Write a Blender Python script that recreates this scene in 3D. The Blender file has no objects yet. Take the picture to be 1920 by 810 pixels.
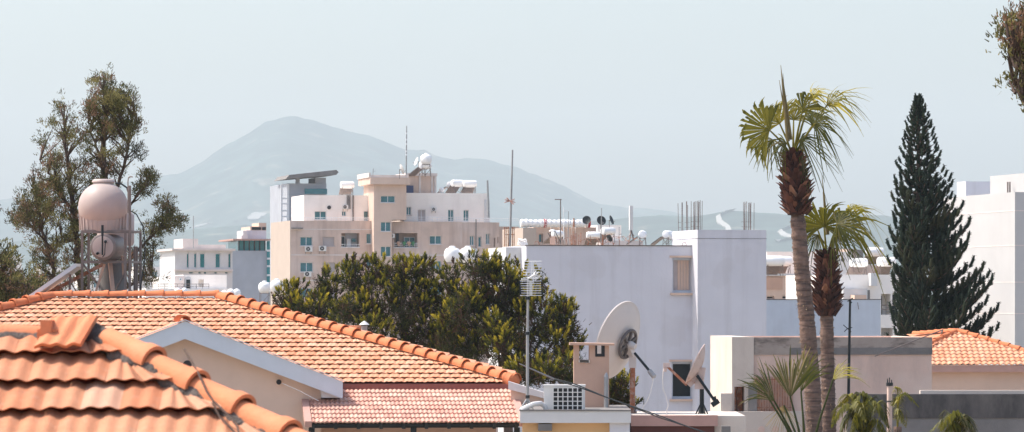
import bpy, math, random
import numpy as np
from mathutils import Vector, Matrix
S = bpy.context.scene
COL = S.collection
rad = math.radians
# ------------------------------------------------------------------ camera, sky, sun, exposure
CZ = 12.0                       # height of the camera above the street
F = 8000.0; CX = 960.0; HY = 570.0   # focal length and horizon of the photograph, in its own pixels
cam = bpy.data.cameras.new('camera'); camo = bpy.data.objects.new('camera', cam); COL.objects.link(camo)
camo.location = (0, 0, CZ); camo.rotation_euler = (rad(90), 0, 0)
cam.sensor_width = 36; cam.lens = F / 1920 * 36; cam.shift_y = (HY - 405) / 1920
cam.clip_start = 0.5; cam.clip_end = 60000
cam.dof.use_dof = True; cam.dof.focus_distance = 112; cam.dof.aperture_fstop = 10.5
S.camera = camo
SUN_AZ, SUN_EL = 78.0, 57.0      # degrees to the left of the view, degrees above the horizon
world = bpy.data.worlds.new('World'); S.world = world; world.use_nodes = True
nt = world.node_tree; bg = nt.nodes['Background']
sky = nt.nodes.new('ShaderNodeTexSky'); sky.sky_type = 'NISHITA'; sky.sun_disc = False
sky.sun_elevation = rad(SUN_EL); sky.sun_rotation = rad(-SUN_AZ)
sky.air_density = 1.0; sky.dust_density = 3.7; sky.ozone_density = 1.0; sky.altitude = 100
nt.links.new(sky.outputs[0], bg.inputs[0]); bg.inputs[1].default_value = 0.15
sd = bpy.data.lights.new('sun', 'SUN'); sd.energy = 2.9; sd.angle = rad(0.5); sd.color = (1.0, 0.94, 0.85)
so = bpy.data.objects.new('sun', sd); COL.objects.link(so)
sv = Vector((-math.cos(rad(SUN_EL)) * math.sin(rad(SUN_AZ)), math.cos(rad(SUN_EL)) * math.cos(rad(SUN_AZ)), math.sin(rad(SUN_EL))))
so.rotation_euler = sv.to_track_quat('Z', 'Y').to_euler(); so.location = (0, 0, 60)
S.view_settings.view_transform = 'Standard'; S.view_settings.look = 'None'; S.view_settings.gamma = 1
S.view_settings.exposure = 0.86
# ------------------------------------------------------------------ helpers
rng = np.random.default_rng(7); random.seed(7)
def at(px, py, Y):
    """a point of the place seen at photo pixel (px, py), Y metres ahead"""
    return Vector(((px - CX) / F * Y, Y, CZ + (HY - py) / F * Y))
def m_of(n, Y): return n / F * Y
def unit(a):
    a = np.asarray(a, float); n = np.linalg.norm(a, axis=-1, keepdims=True); return a / np.maximum(n, 1e-9)

def thing(name, label, cat, loc=(0, 0, 0), rz=0.0, group=None):
    o = bpy.data.objects.new(name, None); COL.objects.link(o); o.location = loc; o.rotation_euler = (0, 0, rz)
    o.empty_display_size = 0.2
    return tag(o, label, cat, group)
def tag(o, label=None, cat=None, group=None, kind=None):
    if label: o['label'] = label
    if cat: o['category'] = cat
    if group: o['group'] = group
    if kind: o['kind'] = kind
    return o
def copy_tree(o, parent=None):
    c = o.copy(); COL.objects.link(c); c.parent = parent
    for ch in [x for x in COL.objects if x.parent == o]: copy_tree(ch, c)
    return c
def place(o, loc, rz=None, label=None, sc=None):
    o.location = loc
    if rz is not None: o.rotation_euler = (0, 0, rz)
    if label: o['label'] = label
    if sc: o.scale = (sc,) * 3
    return o

class MB:
    def __init__(s, o=(0, 0, 0)): s.V = []; s.Fc = []; s.T = []; s.n = 0; s.o = np.array(o, float); s.tinted = False
    def add(s, v, f, t=None):
        v = np.asarray(v, float).reshape(-1, 3); s.V.append(v)
        f = np.asarray(f) if not isinstance(f, list) else f
        if isinstance(f, np.ndarray): s.Fc.extend((f + s.n).tolist())
        else: s.Fc.extend([[i + s.n for i in q] for q in f])
        if t is None: t = np.full(len(v), .5)
        else: s.tinted = True; t = np.broadcast_to(np.asarray(t, float), (len(v),))
        s.T.append(t); s.n += len(v); return s
    def quads(s, q, t=None):
        q = np.asarray(q, float); n = len(q)
        if t is not None and np.ndim(t) == 1: t = np.repeat(t, 4)
        return s.add(q.reshape(-1, 3), np.arange(n * 4).reshape(n, 4), t)
    def box(s, x0, x1, y0, y1, z0, z1, t=None):
        v = [(x, y, z) for z in (z0, z1) for y in (y0, y1) for x in (x0, x1)]
        return s.add(v, [[0, 2, 3, 1], [4, 5, 7, 6], [0, 1, 5, 4], [2, 6, 7, 3], [0, 4, 6, 2], [1, 3, 7, 5]], t)
    def bar(s, a, b, w, h=None, up=(0, 0, 1), t=None):
        a = np.array(a, float); b = np.array(b, float); h = h or w
        d = unit(b - a); x = np.cross(d, up)
        if np.linalg.norm(x) < 1e-4: x = np.cross(d, (1, 0, 0))
        x = unit(x); y = np.cross(x, d); v = []
        for p in (a, b):
            for sx, sy in ((-1, -1), (1, -1), (1, 1), (-1, 1)): v.append(p + x * w / 2 * sx + y * h / 2 * sy)
        return s.add(v, [[0, 3, 2, 1], [4, 5, 6, 7], [0, 1, 5, 4], [1, 2, 6, 5], [2, 3, 7, 6], [3, 0, 4, 7]], t)
    def tube(s, pts, r, n=8, t=None, caps=True):
        P = np.array([tuple(p) for p in pts], float); m = len(P)
        R = np.broadcast_to(np.asarray(r, float), (m,))
        d = np.gradient(P, axis=0) if m > 2 else np.repeat((P[1] - P[0])[None], 2, 0); d = unit(d)
        ref = np.array((0, 1, 0.)) if abs(d[0][1]) < .9 else np.array((1., 0, 0))
        a = np.arange(n) * 2 * math.pi / n; v = []
        for i in range(m):
            x = unit(np.cross(d[i], ref)); y = np.cross(x, d[i])
            v.append(P[i] + R[i] * (np.cos(a)[:, None] * x + np.sin(a)[:, None] * y))
        f = [[i * n + j, i * n + (j + 1) % n, (i + 1) * n + (j + 1) % n, (i + 1) * n + j] for i in range(m - 1) for j in range(n)]
        if caps: f += [list(range(n))[::-1], [(m - 1) * n + j for j in range(n)]]
        return s.add(np.concatenate(v), f, t)
    def lathe(s, prof, c, axis=(0, 0, 1), n=20, t=None):
        """prof: (radius, distance along axis) pairs; c is the axis origin"""
        ax = unit(axis); ref = np.array((0, 1., 0)) if abs(ax[1]) < .9 else np.array((1., 0, 0))
        x = unit(np.cross(ax, ref)); y = np.cross(ax, x); a = np.arange(n) * 2 * math.pi / n; v = []; c = np.array(tuple(c), float)
        for r, h in prof: v.append(c + ax * h + max(r, 1e-4) * (np.cos(a)[:, None] * x + np.sin(a)[:, None] * y))
        m = len(prof)
        f = [[i * n + j, i * n + (j + 1) % n, (i + 1) * n + (j + 1) % n, (i + 1) * n + j] for i in range(m - 1) for j in range(n)]
        f += [list(range(n))[::-1], [(m - 1) * n + j for j in range(n)]]
        return s.add(np.concatenate(v), f, t)
    def prism(s, poly, d, t=None):
        """polygon (3D points) pushed by vector d"""
        p = np.array([tuple(q) for q in poly], float); k = len(p); v = np.concatenate([p, p + np.array(d, float)])
        return s.add(v, [list(range(k)), [k + i for i in range(k)][::-1]] + [[i, k + i, k + (i + 1) % k, (i + 1) % k] for i in range(k)], t)
    def build(s, name, mat, parent=None, smooth=False, ang=40):
        me = bpy.data.meshes.new(name)
        v = np.concatenate(s.V) - s.o
        me.from_pydata(v.tolist(), [], s.Fc); me.update()
        if s.tinted:
            a = me.attributes.new('tint', 'FLOAT', 'POINT'); a.data.foreach_set('value', np.concatenate(s.T).astype(np.float32))
        if smooth:
            me.polygons.foreach_set('use_smooth', [True] * len(me.polygons)); me.set_sharp_from_angle(angle=rad(ang))
        me.materials.append(mat)
        o = bpy.data.objects.new(name, me); COL.objects.link(o)
        if parent is not None: o.parent = parent
        return o

# ------------------------------------------------------------------ materials
def mat(name, base, rough=.85, var=.1, scale=2.0, bump=0.0, bscale=30, streak=0.0, dirt=(.12, .09, .07), stretch=(1, 1, .12), sscale=1.2,
        lo=.5, hi=.75, tint=None, metal=0.0, transl=0.0, spec=.3, patch=0.0, patchcol=None, pscale=.6, plo=.52, phi=.6):
    m = bpy.data.materials.new(name); m.use_nodes = True; t = m.node_tree; N = t.nodes; L = t.links
    p = N['Principled BSDF']; p.inputs['Roughness'].default_value = rough; p.inputs['Metallic'].default_value = metal
    p.inputs['Specular IOR Level'].default_value = spec
    tc = N.new('ShaderNodeTexCoord')
    nz = N.new('ShaderNodeTexNoise'); nz.inputs['Scale'].default_value = scale; nz.inputs['Detail'].default_value = 6; nz.inputs['Roughness'].default_value = .6
    L.new(tc.outputs['Object'], nz.inputs['Vector'])
    hs = N.new('ShaderNodeMapRange'); hs.inputs[1].default_value = .3; hs.inputs[2].default_value = .7
    hs.inputs[3].default_value = 1 - var; hs.inputs[4].default_value = 1 + var; L.new(nz.outputs[0], hs.inputs[0])
    if tint:
        at_ = N.new('ShaderNodeAttribute'); at_.attribute_name = 'tint'; rp = N.new('ShaderNodeValToRGB')
        e = rp.color_ramp.elements; e[0].color = (*tint[0], 1); e[1].color = (*tint[-1], 1)
        for i, c in enumerate(tint[1:-1]):
            q = e.new((i + 1) / (len(tint) - 1)); q.color = (*c, 1)
        L.new(at_.outputs['Fac'], rp.inputs[0]); src = rp.outputs[0]
    else:
        rgb = N.new('ShaderNodeRGB'); rgb.outputs[0].default_value = (*base, 1); src = rgb.outputs[0]
    mx = N.new('ShaderNodeVectorMath'); mx.operation = 'SCALE'; L.new(src, mx.inputs[0]); L.new(hs.outputs[0], mx.inputs['Scale']); src = mx.outputs[0]
    if patch:
        n3 = N.new('ShaderNodeTexNoise'); n3.inputs['Scale'].default_value = pscale; n3.inputs['Detail'].default_value = 5
        mp3 = N.new('ShaderNodeMapping'); mp3.inputs['Location'].default_value = (3.1, 7.7, 1.3); L.new(tc.outputs['Object'], mp3.inputs[0]); L.new(mp3.outputs[0], n3.inputs['Vector'])
        r3 = N.new('ShaderNodeMapRange'); r3.inputs[1].default_value = plo; r3.inputs[2].default_value = phi; r3.inputs[4].default_value = patch; L.new(n3.outputs[0], r3.inputs[0])
        m3 = N.new('ShaderNodeMix'); m3.data_type = 'RGBA'; L.new(r3.outputs[0], m3.inputs[0]); L.new(src, m3.inputs[6]); m3.inputs[7].default_value = (*patchcol, 1); src = m3.outputs[2]
    if streak:
        mp = N.new('ShaderNodeMapping'); mp.inputs['Scale'].default_value = stretch; L.new(tc.outputs['Object'], mp.inputs[0])
        n2 = N.new('ShaderNodeTexNoise'); n2.inputs['Scale'].default_value = sscale; n2.inputs['Detail'].default_value = 8; n2.inputs['Roughness'].default_value = .65
        L.new(mp.outputs[0], n2.inputs['Vector'])
        r2 = N.new('ShaderNodeMapRange'); r2.inputs[1].default_value = lo; r2.inputs[2].default_value = hi; r2.inputs[4].default_value = streak; L.new(n2.outputs[0], r2.inputs[0])
        m2 = N.new('ShaderNodeMix'); m2.data_type = 'RGBA'; L.new(r2.outputs[0], m2.inputs[0]); L.new(src, m2.inputs[6]); m2.inputs[7].default_value = (*dirt, 1); src = m2.outputs[2]
    L.new(src, p.inputs['Base Color'])
    if bump:
        nb = N.new('ShaderNodeTexNoise'); nb.inputs['Scale'].default_value = bscale; nb.inputs['Detail'].default_value = 5; L.new(tc.outputs['Object'], nb.inputs['Vector'])
        b = N.new('ShaderNodeBump'); b.inputs['Strength'].default_value = bump; b.inputs['Distance'].default_value = .02; L.new(nb.outputs[0], b.inputs['Height']); L.new(b.outputs[0], p.inputs['Normal'])
    if transl:
        tr = N.new('ShaderNodeBsdfTranslucent'); L.new(src, tr.inputs[0]); ms = N.new('ShaderNodeMixShader'); ms.inputs[0].default_value = transl
        L.new(p.outputs[0], ms.inputs[1]); L.new(tr.outputs[0], ms.inputs[2]); L.new(ms.outputs[0], N['Material Output'].inputs[0])
    return m
M = {}
M['shade_underlay'] = mat('roof_shade_underlay', (.22, .06, .04), .95, .1, 3)  # dark sheet beneath tiles, its maroon standing in for shade in the gaps
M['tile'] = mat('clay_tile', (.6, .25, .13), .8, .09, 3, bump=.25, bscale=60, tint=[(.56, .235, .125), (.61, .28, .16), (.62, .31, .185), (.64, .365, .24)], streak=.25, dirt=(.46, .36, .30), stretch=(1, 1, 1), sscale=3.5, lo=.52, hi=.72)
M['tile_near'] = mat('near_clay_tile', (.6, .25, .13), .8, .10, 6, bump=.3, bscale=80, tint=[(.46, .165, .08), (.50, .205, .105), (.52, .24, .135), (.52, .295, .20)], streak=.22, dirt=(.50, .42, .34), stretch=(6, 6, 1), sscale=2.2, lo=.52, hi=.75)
M['tile_pink'] = mat('old_pink_tile', (.6, .3, .2), .85, .12, 3, bump=.25, bscale=60, tint=[(.50, .25, .19), (.57, .31, .24), (.60, .36, .28), (.62, .41, .32)], streak=.3, dirt=(.42, .27, .24), stretch=(1, 1, 1), sscale=3.5, lo=.52, hi=.72)
M['cap'] = mat('clay_cap', (.58, .185, .075), .75, .12, 5, bump=.3, bscale=40, streak=.3, dirt=(.36, .15, .09), stretch=(1, 1, 1), sscale=4)
M['cap_near'] = mat('near_clay_cap', (.62, .225, .105), .75, .10, 5, bump=.25, bscale=50, streak=.25, dirt=(.58, .36, .24), stretch=(1, 1, 1), sscale=3)
M['mortar'] = mat('mortar', (.12, .10, .09), .95, .35, 12, bump=1, bscale=60)
M['flash'] = mat('red_flashing', (.27, .10, .08), .8, .1, 4)
M['verge'] = mat('pink_verge', (.50, .30, .25), .85, .08, 3)
M['fascia'] = mat('white_fascia_paint', (.57, .615, .67), .6, .05, 1.5, streak=.25, dirt=(.42, .42, .46), sscale=2)
M['cream'] = mat('cream_stucco', (.66, .485, .385), .9, .07, 1.2, bump=.15, bscale=60, streak=.25, dirt=(.50, .36, .28))
M['white_wall'] = mat('white_painted_wall', (.635, .63, .67), .85, .05, .7, bump=.25, bscale=12, streak=.42, dirt=(.44, .42, .43), stretch=(1.6, 1.6, .07), sscale=1.5, lo=.50, hi=.78, patch=.35, patchcol=(.57, .55, .57), pscale=.45, plo=.54, phi=.57)
M['white'] = mat('white_paint', (.64, .63, .62), .5, .05, 2)
M['offwhite'] = mat('off_white_panels', (.50, .49, .48), .6, .05, .4, streak=.25, dirt=(.44, .42, .41), stretch=(1, 1, .1), sscale=.5)
M['whitewash'] = mat('warm_whitewash', (.92, .86, .80), .85, .05, .5, streak=.3, dirt=(.6, .52, .46), sscale=.9)
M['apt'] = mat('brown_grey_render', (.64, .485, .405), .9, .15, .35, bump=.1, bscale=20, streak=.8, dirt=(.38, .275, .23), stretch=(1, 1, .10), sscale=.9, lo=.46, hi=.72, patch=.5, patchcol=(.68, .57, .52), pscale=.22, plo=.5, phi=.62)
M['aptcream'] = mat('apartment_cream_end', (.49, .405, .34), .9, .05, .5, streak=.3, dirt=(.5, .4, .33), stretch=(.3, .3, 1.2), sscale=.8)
M['tower_r'] = mat('stair_tower_render', (.66, .50, .41), .9, .08, .4, streak=.4, dirt=(.38, .29, .24), sscale=.7)
M['trim'] = mat('pale_string_course', (.68, .60, .56), .9, .1, 1)
M['glass'] = mat('teal_window_glass', (.05, .18, .21), .12, .25, .8, spec=.8)
M['tealglass'] = mat('teal_curtain_glass', (.01, .20, .22), .15, .2, .35, spec=.5)
M['darkglass'] = mat('dark_glass', (.012, .02, .024), .25, .1, 1, spec=.3)
M['alu'] = mat('white_aluminium_frame', (.72, .73, .74), .4, .03, 2)
M['shutter'] = mat('grey_roller_shutter', (.48, .42, .41), .7, .05, 3)
M['ac'] = mat('air_conditioner_plastic', (.74, .72, .69), .5, .06, 3)
M['dark'] = mat('dark_grille', (.03, .03, .033), .6, .2, 3)
M['black'] = mat('black_metal', (.02, .025, .028), .5, .2, 5)
M['steel'] = mat('galvanised_steel', (.23, .19, .175), .5, .15, 6, metal=.5, streak=.4, dirt=(.22, .12, .09), stretch=(1, 1, 1), sscale=5)
M['pole'] = mat('grey_pole', (.33, .33, .33), .5, .15, 3, metal=.3)
M['rust'] = mat('rusty_steel', (.33, .13, .07), .85, .3, 12, streak=.7, dirt=(.42, .33, .28), stretch=(1, 1, 1), sscale=9, lo=.48, hi=.6)
M['dish'] = mat('dish_paint', (.60, .545, .51), .6, .04, 2, streak=.3, dirt=(.52, .42, .36), stretch=(1, 1, 1), sscale=1.5)
M['dishrust'] = mat('weathered_dish', (.58, .46, .42), .7, .08, 4, streak=.8, dirt=(.42, .2, .11), stretch=(1, 1, 1), sscale=5, lo=.56, hi=.66)
M['tank'] = mat('pink_white_fibreglass', (.45, .365, .335), .5, .05, 1.3, streak=.35, dirt=(.42, .28, .23), stretch=(1, 1, .3), sscale=2.2)
M['whitetank'] = mat('white_tank', (.86, .85, .84), .4, .05, 2)
M['panel'] = mat('solar_collector_glass', (.05, .06, .08), .12, .2, 2, spec=.8)
M['conc'] = mat('grey_concrete', (.22, .205, .195), .95, .18, 1.3, bump=.4, bscale=30, streak=.6, dirt=(.12, .115, .11), stretch=(1, 1, .4), sscale=1.2)
M['greyblock'] = mat('grey_cladding', (.40, .42, .46), .8, .08, .5)
M['pinkwall'] = mat('old_pink_render', (.72, .53, .44), .92, .10, .8, bump=.3, bscale=30, streak=.45, dirt=(.40, .30, .26), stretch=(1, 1, .3), sscale=1.6, lo=.46, hi=.68, patch=.5, patchcol=(.76, .62, .53), pscale=.5)
M['oldcream'] = mat('old_cream_render', (.66, .57, .49), .92, .1, .8, bump=.3, bscale=30, streak=.45, dirt=(.46, .37, .31), stretch=(1, 1, .4), sscale=1.2)
M['darkband'] = mat('weathered_cement_band', (.40, .335, .29), .95, .15, 1.5, bump=.4, bscale=30, streak=.8, dirt=(.17, .14, .12), stretch=(.45, .45, 1.2), sscale=1.8, lo=.5, hi=.60)
M['ring'] = mat('dark_galvanised_ring', (.13, .115, .11), .5, .2, 5, metal=.3)
M['darkwall'] = mat('damp_dark_cement', (.085, .078, .076), .95, .2, .8, bump=.4, bscale=20, streak=.7, dirt=(.19, .17, .155), stretch=(1, 1, .35), sscale=1.6, lo=.46, hi=.66)
M['yellow'] = mat('yellow_ochre_render', (.66, .42, .22), .9, .05, 1)
M['chimney'] = mat('salmon_render', (.56, .36, .27), .92, .07, 1.5, bump=.2, bscale=40, streak=.3, dirt=(.42, .28, .22), sscale=2)
M['redbrown'] = mat('dark_red_metal_and_shade', (.12, .045, .035), .7, .1, 2)  # lower roof metal; also colours the shadow beneath the pink parapet
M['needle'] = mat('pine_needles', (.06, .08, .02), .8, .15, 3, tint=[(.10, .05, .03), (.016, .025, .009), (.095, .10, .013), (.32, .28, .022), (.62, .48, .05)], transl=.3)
M['cypress'] = mat('cypress_sprays', (.05, .05, .025), .85, .15, 2, tint=[(.27, .15, .09), (.04, .045, .018), (.13, .125, .042), (.29, .25, .09)], transl=.3)
M['norfolk'] = mat('norfolk_needles', (.02, .03, .02), .85, .15, 2, tint=[(.010, .022, .015), (.018, .034, .021), (.045, .055, .028)], transl=.1)
M['frond'] = mat('fan_leaf', (.14, .16, .03), .45, .12, 2, tint=[(.48, .35, .16), (.055, .07, .012), (.21, .185, .012), (.55, .45, .07)], transl=.45, spec=.35)
M['dryfrond'] = mat('dry_frond', (.28, .2, .12), .8, .2, 4, tint=[(.16, .10, .06), (.38, .28, .17)], transl=.2)
M['boot'] = mat('palm_boots', (.13, .055, .035), .85, .25, 6, tint=[(.022, .012, .010), (.075, .030, .022), (.15, .06, .04), (.34, .17, .10)])
M['palmtrunk'] = mat('palm_trunk', (.20, .13, .10), .95, .3, 5, bump=1, bscale=14, streak=.85, dirt=(.085, .06, .052), stretch=(1, 1, 9), sscale=1.6, lo=.45, hi=.58)
M['bark'] = mat('bark', (.09, .062, .05), .95, .25, 5, bump=.6, bscale=20)
M['plastic_white'] = mat('white_cable', (.72, .70, .68), .5, .03, 4)
M['blue'] = mat('blue_sheet', (.05, .07, .16), .7, .1, 3)
M['red'] = mat('red_paint', (.4, .03, .03), .6, .1, 3)
M['flower'] = mat('pot_plants', (.05, .2, .09), .8, .3, 4)
# ------------------------------------------------------------------ ground, hills, mountain, haze
def ground_height(x, y):
    return 0 * x
M['ground'] = mat('dry_ground', (.30, .26, .21), .95, .2, .02, streak=.5, dirt=(.2, .18, .13), stretch=(1, 1, 1), sscale=.01)
M['hill'] = mat('dry_hillside', (.055, .09, .075), .95, .35, .004, streak=.8, dirt=(.022, .04, .032), stretch=(1, 1, 1), sscale=.011, lo=.42, hi=.56, patch=.8, patchcol=(.20, .18, .14), pscale=.016, plo=.58, phi=.66)
M['track'] = mat('chalk_track', (.34, .33, .31), .95, .08, .05)
def sheet(name, xs, ys, zf, m):
    X, Y = np.meshgrid(xs, ys); Z = zf(X, Y); v = np.stack([X, Y, Z], -1).reshape(-1, 3); nx = len(xs)
    i = np.arange(len(ys) - 1)[:, None] * nx + np.arange(nx - 1)[None]; i = i.ravel()
    mb = MB(); mb.add(v, np.stack([i, i + 1, i + nx + 1, i + nx], 1)); return mb.build(name, m, smooth=True, ang=80)
g = sheet('ground', np.linspace(-3300, 3300, 12), np.linspace(-280, 13800, 24), ground_height, M['ground']); tag(g, kind='structure')
def fbm(x, y, seed, oct=5):
    r = np.random.default_rng(seed); s = 0; a = 1
    for o in range(oct):
        for k in range(3):
            th = r.uniform(0, math.pi); ph = r.uniform(0, 6.28); s = s + a * np.sin((x * math.cos(th) + y * math.sin(th)) * 2 ** o + ph) / 3
        a *= .5
    return s
PROF = [(-900, 470), (-400, 430), (-200, 400), (0, 376), (120, 362), (220, 345), (300, 330), (340, 322), (372, 309), (400, 291), (430, 268), (470, 245), (495, 228), (520, 220), (545, 217), (575, 224), (600, 232), (640, 240), (655, 246), (700, 259),
        (740, 275), (762, 281), (785, 282), (797, 278), (815, 287), (850, 299), (885, 300), (920, 303), (960, 311), (1000, 324), (1040, 342), (1075, 361), (1110, 375), (1150, 384), (1185, 389), (1230, 394), (1290, 404), (1340, 400), (1500, 410), (1700, 420), (2200, 440), (3000, 470)]
def ridge_sheet(name, prof, Yc, Yf, Yb, amp, seed, wl):
    pk = np.array([p[0] for p in prof], float); pv = np.array([p[1] for p in prof], float)
    ks = np.linspace(pk[0], pk[-1], 560); ys = np.concatenate([np.linspace(Yf, Yc, 60), np.linspace(Yc, Yb, 14)[1:]])
    K, Y = np.meshgrid(ks, ys); X = (K - CX) / F * Yc * (.55 + .45 * Y / Yc)
    H = (HY - np.interp(K, pk, pv)) / F * Yc + CZ + fbm(K / 14, 0 * K, seed + 5, 4) * amp * .045
    t = np.clip((Y - Yf) / (Yc - Yf), 0, 1); back = np.clip((Y - Yc) / (Yb - Yc), 0, 1)
    base = t ** 1.35 * (1 - back ** 1.5)
    n = fbm(X / wl, Y / wl, seed); small = fbm(X / (wl * .16), Y / (wl * .16), seed + 1, 4)
    shape = np.sin(np.pi * np.clip(t, 0, 1)) * (1 - back)
    Z = H * base + amp * n * shape * np.sqrt(np.maximum(base, 0)) + small * amp * .06 * (.45 + shape)
    Z = np.where(base <= 0.001, -0.5, np.maximum(Z, -0.5))
    nx = len(ks); v = np.stack([X, Y, Z], -1).reshape(-1, 3); i = (np.arange(len(ys) - 1)[:, None] * nx + np.arange(nx - 1)[None]).ravel()
    mb = MB(); mb.add(v, np.stack([i, i + 1, i + nx + 1, i + nx], 1)); o = mb.build(name, M['hill'], smooth=True, ang=80); tag(o, kind='structure')
    def surf(px, py):
        Xg = X; sx = CX + F * X / Y; sy = HY - F * (Z - CZ) / Y
        j = np.argmin((sx - px) ** 2 + (sy - py) ** 2); return np.array((X.ravel()[j], Y.ravel()[j], Z.ravel()[j]))
    return o, surf
mount, msurf = ridge_sheet('mountain', PROF, 11500, 8600, 13400, 85, 3, 420)
LOW = [(-900, 500), (-200, 470), (0, 455), (200, 440), (330, 432), (420, 425), (520, 420), (700, 424), (900, 425), (1100, 415), (1190, 407), (1240, 402), (1290, 408), (1330, 402), (1370, 396), (1420, 398), (1480, 402), (1560, 400), (1640, 404), (1760, 412), (1920, 420), (2300, 450)]
hills, hsurf = ridge_sheet('hills', LOW, 7600, 5600, 8500, 24, 11, 300)
def track(name, pts, w, surf):
    P = [surf(*p) for p in pts]; Q = []
    for a, b in zip(P[:-1], P[1:]):
        for k in range(6): Q.append(a + (b - a) * k / 6)
    Q.append(P[-1]); Q = np.array(Q); d = unit(np.gradient(Q, axis=0)); nrm = np.stack([-d[:, 1], d[:, 0], 0 * d[:, 0]], 1)
    ww = w * (.7 + .5 * rng.random(len(Q)))[:, None]; Q = Q + np.array((0, -4, 3.))
    v = np.concatenate([Q - nrm * ww / 2 - (0, 0, 2), Q + nrm * ww / 2 + (0, 0, 2)]); n = len(Q)
    v = np.concatenate([v, v - np.array((0, 0, 3.))])
    mb = MB(); f = [[i, i + 1, n + i + 1, n + i] for i in range(n - 1)] + [[i, 2 * n + i, 2 * n + i + 1, i + 1] for i in range(n - 1)]
    mb.add(v, f); o = mb.build(name, M['track']); tag(o, kind='structure'); return o
track('chalk_path', [(1378, 396), (1356, 400), (1345, 408), (1350, 418), (1362, 428), (1368, 440)], 8, hsurf)
track('chalk_path', [(1500, 420), (1462, 436), (1470, 444), (1490, 448), (1456, 456), (1440, 462)], 8, hsurf)
track('quarry_path', [(365, 426), (395, 422), (425, 417), (443, 413)], 14, msurf)
track('quarry_path', [(462, 414), (475, 408), (492, 405)], 34, msurf)
track('quarry_path', [(1212, 411), (1235, 409), (1262, 407)], 16, hsurf)
p = msurf(567, 232)
mo = thing('monastery', 'tiny white building just below the mountain summit', 'monastery', (p[0], p[1], p[2] - 4))
mb = MB(); mb.box(-11, 11, -5, 5, 0, 12); mb.box(-18, -11, -4, 4, 0, 8); mb.build('wall', M['white'], mo)
mb = MB(); mb.box(-12, 12, -6, 6, 12, 13.2); mb.build('roof', M['tile'], mo)
hz = bpy.data.materials.new('air'); hz.use_nodes = True; t_ = hz.node_tree
for n_ in list(t_.nodes):
    if n_.type == 'BSDF_PRINCIPLED': t_.nodes.remove(n_)
pv_ = t_.nodes.new('ShaderNodeVolumePrincipled'); pv_.inputs['Color'].default_value = (.865, .965, 1.0, 1); pv_.inputs['Density'].default_value = 0.000105; pv_.inputs['Anisotropy'].default_value = 0.1
t_.links.new(pv_.outputs[0], t_.nodes['Material Output'].inputs['Volume'])
mb = MB(); mb.box(-3600, 3600, -300, 14200, -2, 640); o = mb.build('haze', hz); tag(o, kind='stuff')
# ------------------------------------------------------------------ tiled roofs
def tiles(mb, P0, U, V, N, rows, gauge, tw, xl, xr, ns=8, amp=.02, notch=.010, lift=.03, lip=.028, waves=2, stagger=True, wob=.004):
    """rows of rolled clay tiles; xl(v), xr(v): limits across the slope at distance v down it"""
    P0, U, V, N = [np.array(tuple(a), float) for a in (P0, U, V, N)]
    s = np.linspace(0, 1, ns * waves + 1)
    prof = amp * (.5 - .5 * np.cos(2 * math.pi * waves * s)) - notch * (.5 + .5 * np.cos(2 * math.pi * s)) + .004
    for r in range(rows):
        v0, v1 = r * gauge - (.07 if r else 0), (r + 1) * gauge
        a0, a1, b0, b1 = xl(max(v0, 0)), xr(max(v0, 0)), xl(v1), xr(v1)
        lo, hi = min(a0, b0), max(a1, b1); off = (.5 * tw if (stagger and r % 2) else 0)
        for k in range(int(math.floor((lo - off) / tw)), int(math.ceil((hi - off) / tw))):
            x = k * tw + off + s * tw * 1.0; j = (rng.random() - .5) * wob * 2; dv = (rng.random() - .5) * wob * 3; j2 = (rng.random() - .5) * wob * 2
            xt = np.clip(x, a0, a1); xb = np.clip(x, b0, b1)
            if xt[-1] - xt[0] < 1e-4 and xb[-1] - xb[0] < 1e-4: continue
            top = P0 + xt[:, None] * U + v0 * V + (prof + j)[:, None] * N
            h = prof + lift + j2
            bot = P0 + xb[:, None] * U + (v1 + dv) * V + h[:, None] * N
            und = P0 + xb[:, None] * U + (v1 + dv - .004) * V + (h - lip)[:, None] * N
            n = len(s); vv = np.concatenate([top, bot, und])
            i = np.arange(n - 1)
            i1 = i[(xt[1:] - xt[:-1] > 1e-5) | (xb[1:] - xb[:-1] > 1e-5)]; i2 = i[xb[1:] - xb[:-1] > 1e-5]
            f = np.concatenate([np.stack([i1, n + i1, n + i1 + 1, i1 + 1], 1), np.stack([n + i2, 2 * n + i2, 2 * n + i2 + 1, n + i2 + 1], 1)])
            mb.add(vv, f, min(1, max(0, rng.normal(.5, .24))))
def caps(mb, A, B, r0, r1, pitch, up=(0, 0, 1), n=12, rim=.02, drop=0.0):
    """half-round cap tiles from A (top) to B (bottom); the lower end of each is wider and lies over the next"""
    A = np.array(tuple(A), float); B = np.array(tuple(B), float); L = np.linalg.norm(B - A); d = (B - A) / L
    x = unit(np.cross(d, up)); y = np.cross(x, d); k = max(1, int(round(L / pitch))); pt = L / k
    a = np.linspace(-.12, math.pi + .12, n + 1)
    for i in range(k):
        tint = rng.random(); jit = (rng.random(3) - .5) * .008
        secs = [(0, r0), (pt * .78, r0 + (r1 - r0) * .35), (pt * .9, r1), (pt + .03, r1), (pt + .03, r1 - rim)]
        vs = []
        for h, r in secs:
            c = A + d * (i * pt + h) + jit - y * drop + y * (.016 * h / pt)
            vs.append(c + r * (np.cos(a)[:, None] * x + np.sin(a)[:, None] * y))
        m = n + 1; f = [[q * m + j, q * m + j + 1, (q + 1) * m + j + 1, (q + 1) * m + j] for q in range(len(secs) - 1) for j in range(n)]
        mb.add(np.concatenate(vs), f, tint)
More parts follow.
